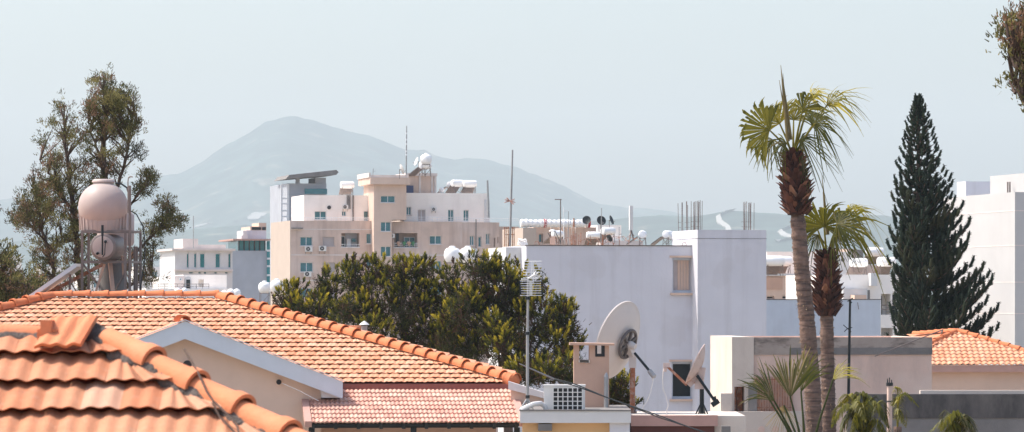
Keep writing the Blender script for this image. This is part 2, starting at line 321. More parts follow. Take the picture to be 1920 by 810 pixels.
def plane_hit(px, py, P, N):
    d = np.array(((px - CX) / F, 1.0, (HY - py) / F)); C0 = np.array((0, 0, CZ)); P = np.array(tuple(P), float)
    return C0 + d * np.dot(N, P - C0) / np.dot(N, d)
def mortar(mb, A, B, w, h, side, up, seg=60, seed=0):
    """a rough bed of mortar along the foot of a run of caps"""
    A = np.array(tuple(A), float); B = np.array(tuple(B), float); r = np.random.default_rng(seed); d = unit(B - A); side = np.array(side, float); up = np.array(up, float)
    n = seg; t = np.linspace(0, 1, n); base = A + t[:, None] * (B - A)
    sm_ = lambda a: np.convolve(np.pad(a, 3, mode='edge'), np.ones(5) / 5, 'same')[3:-3]; e = w * (.55 + .9 * sm_(r.random(n)))[:, None]; hh = h * (.5 + .9 * sm_(r.random(n)))[:, None]
    rowsv = [base - side * w * .6 + up * h, base + side * e * .55 + up * hh * .9, base + side * e + up * hh * .25, base + side * e * 1.15 - up * .03]
    v = np.concatenate(rowsv); f = [[q * n + i, q * n + i + 1, (q + 1) * n + i + 1, (q + 1) * n + i] for q in range(3) for i in range(n - 1)]
    mb.add(v, f)

# --- the near house: only its roof shows
PN = rad(27.0); dN = 23.3
nN = np.array((0, -math.sin(PN), math.cos(PN))); vN = np.array((0, -math.cos(PN), -math.sin(PN))); uN = np.array((1., 0, 0))
pN = np.array((0, dN, CZ + (HY - 728) / F * dN))
ridge_Y = 23.88
def on_near(y): return pN[2] + math.tan(PN) * (y - dN)
RE = np.array(((166 - CX) / F * ridge_Y, ridge_Y, on_near(ridge_Y)))      # right end of the ridge
HB = plane_hit(520, 819, pN, nN)                                            # a point low on the hip
hd = HB - RE; HE = RE + hd * 3.4
house_n = thing('tiled_house', 'blurred close orange clay tile roof with mortared hip filling the lower left corner', 'house', (-5, 22, 0))
O = np.array((-5, 22, 0.))
Lrow = .33; ux = RE[0]
# distance down slope -> x of the hip
slope_hip = (HE - RE); vh = np.dot(slope_hip, vN); kx = slope_hip[0] / vh
P0 = np.array((0, RE[1], RE[2]))
nrows = int(vh / Lrow)
q0 = ((728 - 570) * 0)  # rows are laid from the ridge down
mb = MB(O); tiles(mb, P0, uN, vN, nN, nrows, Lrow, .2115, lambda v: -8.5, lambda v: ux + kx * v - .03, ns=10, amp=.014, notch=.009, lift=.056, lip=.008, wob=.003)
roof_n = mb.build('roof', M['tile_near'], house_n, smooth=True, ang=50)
mb = MB(O); mb.add([P0 + uN * -8.5 - nN * .02, RE - nN * .02, HE - nN * .02, P0 + uN * -8.5 + vN * vh - nN * .02], [[0, 1, 2, 3]]); mb.build('shade_underlay', M['shade_underlay'], house_n)
# the hip's other side
bk = np.array((-.24, .971, 0)); e = unit(HE - RE); out = unit(np.cross(e, (0, 0, 1)));
if out[0] < 0: out = -out
n2 = unit(np.cross(e, bk));
if n2[2] < 0: n2 = -n2
v2 = unit(np.cross(bk, n2)) * 1.0
if v2[2] > 0: v2 = -v2
h2 = np.dot(HE - RE, v2); k2 = np.dot(HE - RE, bk) / h2
mb = MB(O); tiles(mb, RE, bk, v2, n2, int(h2 / Lrow), Lrow, .2115, lambda v: k2 * v + .03, lambda v: 4.0, ns=4, amp=.024, notch=.012, lift=.036, lip=.034)
mb.build('roof', M['tile_near'], house_n, smooth=True, ang=50)
mb = MB(O); caps(mb, RE + (HE - RE) * .03 + nN * .02, HE + nN * .03 + np.array((0, 0, .03)), .070, .092, .385, up=(0, -.12, 1), n=16, rim=.022)
mb.build('hip_caps', M['cap_near'], house_n, smooth=True, ang=50)
mb = MB(O); caps(mb, (-2.62, ridge_Y + .02, RE[2] - .035), (-8.6, ridge_Y + .02, RE[2] - .035), .080, .084, .42, n=16, rim=.02)
mb.build('ridge_caps', M['cap_near'], house_n, smooth=True, ang=50)
mb = MB(O); mortar(mb, RE + nN * .02 + vN * .02, HE + nN * .02, .08, .05, unit(np.cross(nN, e)) * -1 if np.cross(nN, e)[0] > 0 else unit(np.cross(nN, e)), nN, 420, 1)
mortar(mb, (-8.5, ridge_Y - .015, RE[2] - .03), (-2.3, ridge_Y - .015, RE[2] - .03), .10, .05, vN, nN, 300, 2)
mb.build('mortar_bed', M['mortar'], house_n, smooth=True, ang=60)
# spare tiles laid over the end of the ridge, tipped towards the street
def loose(px0, px1, py0, py1, n, yaw):
    A = at(px0, py0, ridge_Y - .03); B = at(px1, py0, ridge_Y - .03); w = (B - A).length
    tl = rad(27); vv = np.array((-.16, -math.cos(tl) * .98, -math.sin(tl))); vv = unit(vv); uu = unit(np.array((1, -.02, .02))); nn = unit(np.cross(uu, -vv)) 
    if nn[2] < 0: nn = -nn
    m_ = MB(O)
    L = .37
    tiles(m_, np.array(A), uu, vv, nn, 1, L, w / n, lambda v: 0, lambda v: w, ns=10, amp=.014, notch=.008, lift=.02, lip=.02, waves=2, stagger=False)
    P = np.array(A); th = .018
    m_.add([P, P + uu * w, P + uu * w + vv * L, P + vv * L], [[0, 1, 2, 3]], .5)
    m_.add([P + uu * w + nn * .012, P + uu * w - nn * .02, P + uu * w + vv * L - nn * .0, P + uu * w + vv * L + nn * .03], [[0, 1, 2, 3]], .1)
    return m_
mb = loose(96, 183, 595, 650, 1.5, 0); o = mb.build('cover_tile', M['cap_near'], house_n, smooth=True, ang=50)
mb = MB(O); A = at(80, 600, 23.75); mb.box(A.x, A.x + .06, A.y - .12, A.y + .08, A.z - .09, A.z, .4); mb.box(A.x - .02, A.x + .09, A.y - .1, A.y + .02, A.z - .13, A.z - .05, .6)
mb.build('end_tile', M['cap_near'], house_n)
mb = MB(O); zb = HE[2] - .05; mb.box(-8.3, HE[0] - .3, HE[1] + .5, 32, 0, zb - .1); mb.build('wall', M['cream'], house_n)
ca = MB(); pts = [plane_hit(x, y, pN + nN * .13, nN) for x, y in [(300, 615), (345, 655), (372, 700), (388, 735), (400, 752), (425, 775), (445, 800), (452, 830)]]
pts = [np.array(p) for p in pts]; pts[0] = RE + (HE - RE) * .28 + np.array((.02, .05, .13))
ca.tube(pts[1:], .0055, 6); ca.tube([plane_hit(x, y, pN + nN * .06, nN) for x, y in [(398, 755), (412, 782), (430, 800), (455, 825)]], .005, 5)
tag(ca.build('roof_cable', M['bark'], None, smooth=True), 'thin grey cable slung over the near roof hip', 'cable')

# --- the middle house: hipped tile screen round a flat terrace, a gabled wing, a lean-to roof
PM = math.atan(.296)
nM = np.array((0, -math.sin(PM), math.cos(PM))); vM = np.array((0, -math.cos(PM), -math.sin(PM)))
pM = np.array((0, 88.0, CZ + (HY - 719) / F * 88.0))
rY = 94.0
def on_mid(y): return pM[2] + .296 * (y - 88.0)
R1 = np.array(((98 - CX) / F * rY, rY, on_mid(rY))); R2 = np.array(((408 - CX) / F * rY, rY, on_mid(rY)))
E2 = plane_hit(966, 719, pM, nM); e_l = plane_hit(0, 583, pM, nM)
hl = (e_l - R1); E1 = R1 + hl * (R1[2] - E2[2]) / (R1[2] - e_l[2])
LM = np.dot(E2 - R2, vM)
house_m = thing('tiled_house', 'house with wide orange hipped tile roof, white gable fascia and cream wall', 'house', (-6, 92, 0))
O = np.array((-6, 92, 0.))
P0 = np.array((0, rY, R1[2])); rowsM = 20; gM = LM / rowsM
mb = MB(O); tiles(mb, P0, (1, 0, 0), vM, nM, rowsM, gM, .2115, lambda v: R1[0] + (E1[0] - R1[0]) * v / LM, lambda v: R2[0] + (E2[0] - R2[0]) * v / LM - .05, ns=4, amp=.016, notch=.012, lift=.036, lip=.012)
mb.build('roof', M['tile'], house_m, smooth=True, ang=50)
mb = MB(O); mb.add([R1 - nM * .02, R2 - nM * .02, E2 - nM * .02, E1 - nM * .02], [[0, 1, 2, 3]]); mb.build('shade_underlay', M['shade_underlay'], house_m)
for (Ra, Ea, sgn) in ((R2, E2, 1), (R1, E1, -1)):
    bk = np.array((0, 1., 0)); ed = Ea - Ra; n2 = unit(np.cross(ed, bk));
    if n2[2] < 0: n2 = -n2
    v2 = unit(np.cross(bk, n2));
    if v2[2] > 0: v2 = -v2
    h2 = np.dot(ed, v2); k2 = np.dot(ed, bk) / h2
    mb = MB(O); tiles(mb, Ra, bk, v2, n2, int(h2 / gM), h2 / int(h2 / gM), .2115, lambda v: k2 * v, lambda v: 7.5, ns=3, amp=.022, notch=.012, lift=.036, lip=.034)
    mb.build('roof', M['tile'], house_m, smooth=True, ang=50)
mb = MB(O)
caps(mb, R1 + (0, 0, .04), R2 + (0, 0, .04), .10, .118, .385, n=8)
mb.build('ridge_caps', M['cap'], house_m, smooth=True, ang=50)
mb = MB(O); caps(mb, R2 + (0, 0, .03), E2 + (0, 0, .05), .115, .155, .36, n=10); mb.build('hip_caps', M['cap'], house_m, smooth=True, ang=50)
mb = MB(O); caps(mb, R1 + (0, 0, .03), E1 + (0, 0, .05), .115, .155, .36, n=10); mb.build('hip_caps', M['cap'], house_m, smooth=True, ang=50)
mb = MB(O); mb.lathe([(.02, 0), (.11, .05), (.17, .13), (.15, .26), (.16, .3)], E2 + np.array((.06, -.1, .02)), axis=(-.75, .66, .22), n=14, t=.5); mb.build('hip_end_cap', M['cap'], house_m, smooth=True)
# terrace behind the screen, walls below the eaves
ez = E2[2]
mb = MB(O); mb.box(R1[0] - .1, R2[0] + .1, rY + .25, rY + 7.6, R1[2] - 1.1, R1[2] - .75); mb.build('terrace_slab', M['conc'], house_m)
mb = MB(O); mb.box(E1[0] + .4, E2[0] - .4, 88.6, rY + 7.4, 0, ez - .12); mb.build('wall', M['cream'], house_m)
mb = MB(O); A = (E1[0], 88.02, ez + .0); mb.box(at(640, 0, 88).x, E2[0] + .03, 88.03, 88.1, ez - .13, ez + .005); mb.build('eaves_board', M['flash'], house_m)
# gabled wing, turned a little
WY = 86.15
wa = at(347, 602, WY); wr = at(641, 716, WY - .1); w_half = wr.x - wa.x; wz = wa.z - wr.z
yaw = rad(6)
ux_ = np.array((math.cos(yaw), math.sin(yaw) * -0 + math.sin(yaw), 0)) if False else np.array((math.cos(yaw), math.sin(yaw), 0))
bk = np.array((-math.sin(yaw), math.cos(yaw), 0)); A = np.array(wa) + bk * 0
hw = w_half / math.cos(yaw)
def wp(x, y, z): return A + ux_ * x + bk * y + np.array((0, 0, z))
sl = wz / hw
fd = .36
mb = MB(O)
for s_ in (-1, 1):
    mb.prism([wp(0, -.02, 0), wp(s_ * hw, -.02, -wz), wp(s_ * hw, -.02, -wz - fd * .92), wp(s_ * (hw - .04), -.02, -wz - fd * .93), wp(0, -.02, -fd)], bk * .05)
fas = mb.build('gable_fascia', M['fascia'], house_m)
mb = MB(O); 
for s_ in (-1, 1): mb.prism([wp(0, -.06, .015), wp(s_ * (hw + .05), -.06, -wz - .005), wp(s_ * (hw + .05), -.06, -wz + .012), wp(0, -.06, .035)], bk * .12)
mb.build('flashing', M['white'], house_m)
wl = 5.2
for s_ in (-1, 1):
    U_ = -bk if s_ > 0 else bk
    vv = unit(ux_ * s_ * hw - np.array((0, 0, wz))); nn = unit(np.cross(bk, vv));
    if nn[2] < 0: nn = -nn
    Lw = math.hypot(hw, wz); mb = MB(O)
    # cut the slope where it meets the main roof
    def lim(v, s_=s_, vv=vv):
        p = A + vv * v; z0 = p[2]; y = 88 + (z0 - pM[2]) / .296; return max(.3, (y - p[1]) / bk[1] - .12)
    mb2 = MB(O); tiles(mb, A - np.array((0, 0, .05)), bk, vv, nn, int(Lw / .33), Lw / int(Lw / .33), .2115, lambda v: .03, lambda v: max(lim(v), .1), ns=4, amp=.02, notch=.01, lift=.02, lip=.02)
    mb.build('wing_roof', M['tile'], house_m, smooth=True, ang=50)
mb = MB(O); caps(mb, wp(0, 4.6, -.02), wp(0, .02, -.02), .10, .12, .385, n=10); mb.build('ridge_caps', M['cap'], house_m, smooth=True, ang=50)
wz_x = 0
xr_ = hw - .42
mb = MB(O); y0 = .30
poly = [wp(-xr_, y0, -wz * xr_ / hw - .1), wp(0, y0, -.1), wp(xr_, y0, -wz * xr_ / hw - .1), wp(xr_, y0, -12), wp(-xr_, y0, -12)]
poly = [np.array((p[0], p[1], max(p[2], 0))) for p in poly]
mb.prism(poly, bk * 2.6); mb.build('wall', M['cream'], house_m)
mb = MB(O); mb.prism([wp(xr_ - .02, .1, -wz * xr_ / hw - .22), wp(hw - .04, .1, -wz - fd * .7), wp(hw - .04, .1, -wz - fd * .92), wp(xr_, .1, -wz - fd * .92)], bk * 2.4); mb.build('soffit', M['white'], house_m)
for s_ in (-1, 1):
    mb = MB(O); mb.prism([wp(0, .04, -.10), wp(s_ * (hw - .05), .04, -wz - .10), wp(s_ * (hw - .05), .04, -wz - .16), wp(0, .04, -.16)], bk * .5); mb.build('soffit', M['white'], house_m)
for (x, y, r) in ((525, 717, 5.5), (352, 684, 9)):
    p = np.array(at(x, y, WY)); lx = np.dot(p - A, ux_); c = wp(lx, y0, 0); c[2] = p[2]; mb = MB(O); rr = m_of(r, WY)
    mb.lathe([(rr * 1.12, .0), (rr * 1.12, .05), (rr, .05), (rr, .052)], c, axis=-bk, n=16); o = mb.build('vent_hole', M['cream'], house_m)
    mb = MB(O); mb.lathe([(rr * .92, .053), (rr * .9, .056)], c, axis=-bk, n=16); mb.build('grille', M['dark'], o)
mb = MB(O); c0 = np.array(at(530, 719, WY)); mb.tube([c0 + bk * .15, np.array(at(562, 733, WY)) + bk * .15, np.array(at(598, 752, WY)) + bk * .12], .006, 4); mb.build('wire', M['plastic_white'], house_m)
# lean-to roof
yl = rad(5); ul = np.array((math.cos(yl), math.sin(yl), 0)); pl = rad(14.2); dl = np.array((math.sin(yl), -math.cos(yl), 0))
vl = dl * math.cos(pl) - np.array((0, 0, math.sin(pl))); nl = unit(np.cross(ul, -vl));
if nl[2] < 0: nl = -nl
TR = np.array(at(957, 731, 87.9)); wl_ = m_of(957 - 566, 87.6)
T0 = TR - ul * wl_
mb = MB(O); tiles(mb, T0, ul, vl, nl, 8, .315, .176, lambda v: .1, lambda v: wl_ - .02, ns=5, amp=.024, notch=.0, lift=.03, lip=.03, stagger=False)
o_l = mb.build('lean_to_roof', M['tile_pink'], house_m, smooth=True, ang=50)
for x in (0.02, wl_ + .04):
    mb = MB(O); mb.prism([T0 + ul * (x - .07) + nl * .045, T0 + ul * (x + .07) + nl * .045, T0 + ul * (x + .07) + vl * 2.56 + nl * .06, T0 + ul * (x - .07) + vl * 2.56 + nl * .06], -nl * .12)
    mb.build('verge_board', M['verge'], house_m)
mb = MB(O); mb.prism([T0 - np.array((0, 0, .02)), T0 + ul * wl_ - np.array((0, 0, .02)), T0 + ul * wl_ + np.array((0, 0, .12)), T0 + np.array((0, 0, .12))], (0, .05, 0)); mb.build('flashing', M['flash'], house_m)
bz = T0 + vl * 2.45
mb = MB(O); mb.prism([bz - nl * .03, bz + ul * wl_ - nl * .03, bz + ul * wl_ - nl * .03 - np.array((0, 0, .05)), bz - nl * .03 - np.array((0, 0, .05))], -vl * .06); mb.build('gutter_board', M['black'], house_m)
for k in range(10):
    a = T0 + ul * (.12 + k * (wl_ - .2) / 9) - nl * .06; mb = MB(O); mb.bar(a + vl * .1, a + vl * 2.5, .07, .12); mb.build('rafter', M['black'], house_m)
mb = MB(O); a = T0 + vl * 2.3 - nl * .1; mb.bar(a + ul * .05, a + ul * (wl_ - .05), .08, .1)
for x in (.1, wl_ / 2, wl_ - .06): q = a + ul * x; mb.box(q[0] - .06, q[0] + .06, q[1] - .06, q[1] + .06, 0, q[2] - .05)
mb.build('post', M['black'], house_m)
# ------------------------------------------------------------------ facades measured from the photograph
class Frame:
    """a building's own axes: x along its front, y into it, z up; origin at street level under its front left corner"""
    def __init__(s, px, Y, yaw):
        p = at(px, HY, Y); s.o = np.array((p.x, p.y, 0.)); s.yaw = yaw; s.u = np.array((math.cos(yaw), math.sin(yaw), 0)); s.b = np.array((-math.sin(yaw), math.cos(yaw), 0))
    def loc(s, px, py, y=0.0):
        n = s.b; P = s.o + s.b * y; h = plane_hit(px, py, P, n); return float(np.dot(h - s.o, s.u)), float(h[2])
    def x(s, px, y=0.0): return s.loc(px, 500, y)[0]
    def z(s, px, py, y=0.0): return s.loc(px, py, y)[1]
    def w(s, x, y, z): return Vector(s.o + s.u * x + s.b * y + np.array((0, 0, z)))
    def rect(s, r, y=0.0):
        x0, y0, x1, y1 = r; a, zt = s.loc(x0, y0, y); b, zb = s.loc(x1, y1, y); return (a, b, zb, s.loc((x0 + x1) / 2, y0, y)[1])
def shell(mb, x0, x1, y0, y1, z0, z1, holes=(), depth=.3, top=True, par=0.0, part=.2):
    """a block with rectangular openings (x0, x1, z0, z1[, depth]) cut in its front; par: height of a roof parapet"""
    xs = sorted({x0, x1, *[h[0] for h in holes], *[h[1] for h in holes]}); zs = sorted({z0, z1, *[h[2] for h in holes], *[h[3] for h in holes]})
    for i in range(len(xs) - 1):
        for j in range(len(zs) - 1):
            cx, cz = (xs[i] + xs[i + 1]) / 2, (zs[j] + zs[j + 1]) / 2
            if any(h[0] < cx < h[1] and h[2] < cz < h[3] for h in holes): continue
            mb.add([(xs[i], y0, zs[j]), (xs[i + 1], y0, zs[j]), (xs[i + 1], y0, zs[j + 1]), (xs[i], y0, zs[j + 1])], [[0, 1, 2, 3]])
    for h in holes:
        a, b, c, d = h[:4]; q = y0 + (h[4] if len(h) > 4 else depth)
        mb.add([(a, y0, c), (b, y0, c), (b, y0, d), (a, y0, d), (a, q, c), (b, q, c), (b, q, d), (a, q, d)], [[0, 4, 5, 1], [1, 5, 6, 2], [2, 6, 7, 3], [3, 7, 4, 0], [4, 7, 6, 5]])
    mb.add([(x0, y0, z0), (x0, y1, z0), (x0, y1, z1), (x0, y0, z1)], [[0, 3, 2, 1]]); mb.add([(x1, y0, z0), (x1, y1, z0), (x1, y1, z1), (x1, y0, z1)], [[0, 1, 2, 3]])
    mb.add([(x0, y1, z0), (x1, y1, z0), (x1, y1, z1), (x0, y1, z1)], [[0, 3, 2, 1]])
    if not par: mb.add([(x0, y0, z1), (x1, y0, z1), (x1, y1, z1), (x0, y1, z1)], [[0, 1, 2, 3]])
    else:
        t = part; zr = z1 - par
        o_ = [(x0, y0), (x1, y0), (x1, y1), (x0, y1)]; n_ = [(x0 + t, y0 + t), (x1 - t, y0 + t), (x1 - t, y1 - t), (x0 + t, y1 - t)]
        v = [(a, b, z1) for a, b in o_] + [(a, b, z1) for a, b in n_] + [(a, b, zr) for a, b in n_]
        mb.add(v, [[i, (i + 1) % 4, 4 + (i + 1) % 4, 4 + i] for i in range(4)] + [[4 + i, 4 + (i + 1) % 4, 8 + (i + 1) % 4, 8 + i] for i in range(4)] + [[8, 9, 10, 11]])
def window(par, r, y, depth=.22, mull=1, glass='glass', frame='alu', sill=True, fw=.06, transom=False, silld=.08, sillm=None):
    """frame, pane(s) and sill set inside an opening r = (x0, x1, z0, z1) of the wall at local y"""
    x0, x1, z0, z1 = r; yf = y + depth - .08; m = MB()
    m.box(x0 + .002, x0 + fw, yf, yf + .06, z0 + .002, z1 - .002); m.box(x1 - fw, x1 - .002, yf, yf + .06, z0 + .002, z1 - .002)
    m.box(x0 + fw, x1 - fw, yf + .002, yf + .058, z0 + .002, z0 + fw); m.box(x0 + fw, x1 - fw, yf + .002, yf + .058, z1 - fw, z1 - .002)
    for k in range(mull):
        c = x0 + (x1 - x0) * (k + 1) / (mull + 1); m.box(c - fw * .6, c + fw * .6, yf - .004, yf + .056, z0 + fw, z1 - fw)
    if transom: c = z0 + (z1 - z0) * .22; m.box(x0 + fw, x1 - fw, yf - .006, yf + .05, c - .04, c + .04)
    w = m.build('window', M[frame], par)
    m = MB(); m.box(x0 + fw * .5, x1 - fw * .5, yf + .03, yf + .045, z0 + fw * .5, z1 - fw * .5); m.build('pane', M[glass], w)
    if sill: m = MB(); m.box(x0 - .1, x1 + .1, y - silld, y + .05, z0 - .09, z0 - .003); m.build('sill', M[sillm or 'trim'], w)
    return w
def simplebox(par, name, m, *b): q = MB(); q.box(*b); return q.build(name, M[m], par)

# ------------------------------------------------------------------ the brown apartment block
YA = 470.0; AY = rad(12)
FA = Frame(545, YA, AY)
apt = thing('apartment_building', 'brown-grey apartment block with white penthouse and central stair tower', 'apartment block', FA.o, AY)
def holes_of(Fr, rects, y=0.0, dep=.3): return [(*Fr.rect(r, y), dep) for r in rects]
zt = FA.z(620, 414); zt2 = FA.z(900, 416)
wins = [(563, 444, 586, 461), (687, 438, 705, 457), (563, 492, 587, 510), (563, 540, 587, 558)]
shut = [(605, 444, 627, 461), (605, 492, 628, 511), (605, 540, 628, 558)]
logs = [(640, 437, 674, 463), (640, 487, 674, 512)]
xa1 = FA.x(735)
H1 = holes_of(FA, wins) + holes_of(FA, shut) + holes_of(FA, logs, dep=1.6) + holes_of(FA, [(687, 486, 705, 503)])
mb = MB(); shell(mb, 0, xa1, 0, 14, 0, zt, H1, par=.5); mb.build('wall', M['apt'], apt)
for r in wins: window(apt, FA.rect(r), 0, .28)
window(apt, FA.rect((687, 486, 705, 503)), 0, .28)
for r in shut:
    x0, x1, z0, z1 = FA.rect(r); mb = MB()
    nsl = 12
    for k in range(nsl): a = z0 + (z1 - z0) * k / nsl; mb.box(x0 + .02, x1 - .02, .14 + .0 * k, .17, a + .008, z0 + (z1 - z0) * (k + 1) / nsl - .008)
    mb.box(x0, x1, .17, .2, z0, z1); mb.box(x0 - .1, x1 + .1, -.1, .05, z0 - .1, z0 - .003); mb.build('roller_shutter', M['shutter'], apt)
for r in logs:
    x0, x1, z0, z1 = FA.rect(r); w = x1 - x0
    simplebox(apt, 'loggia_lining', 'white_wall', x0 + .35 * w, x1 - .02, 1.5, 1.58, z0, z1)
    o = simplebox(apt, 'balcony_door', 'alu', x0 + .02, x0 + .33 * w, 1.45, 1.55, z0, z1 - .3); simplebox(o, 'pane', 'darkglass', x0 + .12, x0 + .29 * w, 1.42, 1.449, z0 + .1, z1 - .4)
    simplebox(apt, 'washing_machine', 'ac', x0 + .38 * w, x0 + .6 * w, .9, 1.45, z0, z0 + .9)
    simplebox(apt, 'shelf', 'alu', x0 + .62 * w, x0 + .95 * w, 1.1, 1.45, z0 + .5, z0 + .56); simplebox(apt, 'crate', 'glass', x0 + .68 * w, x0 + .88 * w, 1.0, 1.4, z0 + .56, z0 + .95)
    mb = MB(); mb.box(x0, x1, .02, .06, z0 + .26, z0 + .31); mb.box(x0 - .05, x1 + .05, -.08, .1, z0 - .08, z0 - .003)
    for k in range(9): q = x0 + w * (k + .5) / 9; mb.box(q - .012, q + .012, .03, .05, z0, z0 + .26)
    mb.build('railing', M['alu'], apt)
mb = MB(); zc = FA.z(545, 427); mb.box(.02, FA.x(567), -.5, 0, zc - .12, zc); mb.build('awning_slab', M['conc'], apt)
# cream end
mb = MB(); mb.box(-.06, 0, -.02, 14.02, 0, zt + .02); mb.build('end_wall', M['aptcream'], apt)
# right part
xr1 = FA.x(866); yb = 0.0
winsR = [(805, 442, 827, 458), (806, 489, 827, 506), (806, 537, 827, 553)]
logR = [(738, 437, 782, 464)]
HR = holes_of(FA, winsR) + holes_of(FA, logR, dep=1.5)
mb = MB(); shell(mb, xa1, xr1, -.25, 14, 0, zt2, [(a, b, c, d, e + .25) for a, b, c, d, e in HR], par=.5); mb.build('wall', M['apt'], apt)
for r in winsR: window(apt, FA.rect(r), -.25, .28)
x0, x1, z0, z1 = FA.rect(logR[0]); w = x1 - x0
o = simplebox(apt, 'balcony_door', 'alu', x0 + .52 * w, x1 - .03, 1.1, 1.24, z0, z1 - .42); simplebox(o, 'pane', 'glass', x0 + .55 * w, x0 + .74 * w, 1.07, 1.099, z0 + .08, z1 - .5); simplebox(o, 'pane', 'glass', x0 + .77 * w, x1 - .1, 1.07, 1.099, z0 + .08, z1 - .5)
simplebox(apt, 'folded_awning', 'black', x0 + .12 * w, x0 + .24 * w, .2, .5, z0 + .1, z1 - .05)
mb = MB(); mb.box(x0, x1, -.27, -.2, z0 + .42, z0 + .5); mb.box(x0 - .05, x1 + .05, -.33, -.1, z0 - .08, z0 - .003); mb.box(x0, x1, -.24, -.21, z0 + .2, z0 + .24)
for k in range(12): q = x0 + w * (k + .5) / 12; mb.box(q - .012, q + .012, -.24, -.21, z0, z0 + .42)
mb.build('railing', M['alu'], apt)
for k, q in enumerate((.18, .42, .62, .8)):
    mb = MB(); mb.lathe([(.09, 0), (.14, .2)], (x0 + q * w, -.4, z0 + .18), n=8)
    mb.lathe([(.16, .2), (.24, .34), (.12, .5)], (x0 + q * w, -.4, z0 + .18), n=7); tag(mb.build('flower_pot', M['flower'] if k % 2 else M['chimney'], None), None)
    o = bpy.context.scene.collection.objects[-1]; o.parent = apt
# right wing, turned away
FB = Frame(866, YA - .25 + (xr1) * math.sin(AY), rad(16))
FB.o = FA.o + FA.u * (xr1 + .003) - FA.b * .05; FB.o[2] = 0
winsB = [(881, 442, 889, 460), (897, 444, 903, 463), (911, 438, 918, 458), (926, 446, 928.5, 463), (932.5, 444, 934.5, 456)]
xb1 = FB.x(936)
wing = thing('apartment_building', 'brown wing turning away beside the apartment block, with narrow windows', 'apartment wing', FB.o, FB.yaw)
HB_ = holes_of(FB, winsB)
mb = MB(); shell(mb, 0, xb1, 0, 13, 0, zt2 - .05, HB_, par=.5); mb.build('wall', M['apt'], wing)
for i, r in enumerate(winsB): window(wing, FB.rect(r), 0, .28, mull=1 if i in (0, 2) else 0, glass='glass' if i < 3 else 'darkglass', frame='alu' if i < 3 else 'apt', sill=i < 3)
xb2 = FB.x(976); mb = MB(); shell(mb, xb1 + .003, xb2, .6, 12, 0, zt2 - .5, [], par=.4); mb.build('wall', M['apt'], wing)
mb = MB(); q = FB.x(892); mb.tube([FB_ for FB_ in ((q, -.12, 0), (q, -.12, zt2 + .3))], .06, 6); mb.build('drainpipe', M['conc'], wing)
for r in ((884, 466, 889, 474), (890, 466, 893, 474)): simplebox(wing, 'ledge_box', 'alu', *(lambda t: (t[0], t[1], -.3, 0, t[2], t[3]))(FB.rect(r)))
for zz in (478, 526):
    mb = MB(); a = FA.z(600, zz); mb.box(.02, FA.x(699), -.035, -.001, a - .07, a + .07); mb.box(xa1 + .02, xr1 - .1, -.285, -.251, a - .07, a + .07); mb.build('string_course', M['trim'], apt)
mb = MB(); a = FA.z(600, 430); mb.box(.02, FA.x(699), -.03, -.001, a - .05, a + .05); mb.build('string_course', M['trim'], apt)
# stair tower
tx0, tx1 = FA.x(701, -1.5), FA.x(735, -1.5); tx2 = FA.x(760, -.9)
wt = [(714, 416, 733, 434), (714, 462, 733, 481), (714, 508, 733, 527)]
wtop = [(714, 367, 741, 380)]
zt3 = FA.z(728, 346, -1.5)
HT = [(*FA.rect(r, -1.5), .3) for r in wt]
mb = MB(); shell(mb, tx0, tx1, -1.5, 4, 0, FA.z(720, 412, -1.5), HT, top=True); mb.build('tower_wall', M['tower_r'], apt)
ztm = FA.z(720, 412, -1.5)
mb = MB(); shell(mb, tx0 + .002, tx2, -1.498, 5, ztm + .003, zt3, [(*FA.rect(wtop[0], -1.5), .3)]); mb.build('tower_wall', M['tower_r'], apt)
for r in wt: window(apt, FA.rect(r, -1.5), -1.5, .28)
window(apt, FA.rect(wtop[0], -1.5), -1.5, .28, glass='glass')
mb = MB(); za = FA.z(720, 346, -1.5); zb = FA.z(720, 333, -1.5); mb.box(tx0 - .5, tx2 + .35, -2.1, 5.5, za + .003, zb); mb.build('roof_slab', M['tower_r'], apt)
mb = MB(); mb.box(tx0 - .62, tx2 + .2, -1.9, 5.6, zb + .003, zb + .28); mb.box(tx0 - .62, tx0 - .4, -1.9, 5.6, zb + .283, FA.z(700, 325)); mb.build('roof_slab', M['trim'], apt)
# upper box right of the tower, with a stair sloping to it
ux0, ux1 = FA.x(762, 3), FA.x(817, 3); uz0, uz1 = FA.z(790, 365, 3), FA.z(790, 330, 3)
mb = MB(); shell(mb, ux0, ux1, 3, 9, uz0 - 1, uz1, []); mb.build('lift_room', M['tower_r'], apt)
mb = MB()
for p in (787, 810, 816): q = FA.x(p, 3); mb.box(q - .12, q + .12, 2.88, 3, uz0, uz1)
mb.box(ux0 - .1, ux1 + .15, 2.8, 9.2, uz1 + .003, uz1 + .32); mb.build('pilaster', M['trim'], apt)
mb = MB(); a = FA.x(759, 2.5); b = FA.x(775, 2.5); mb.box(a, b, 2.4, 2.7, uz0 - .2, FA.z(766, 348, 2.5)); mb.build('tarpaulin', M['blue'], apt)
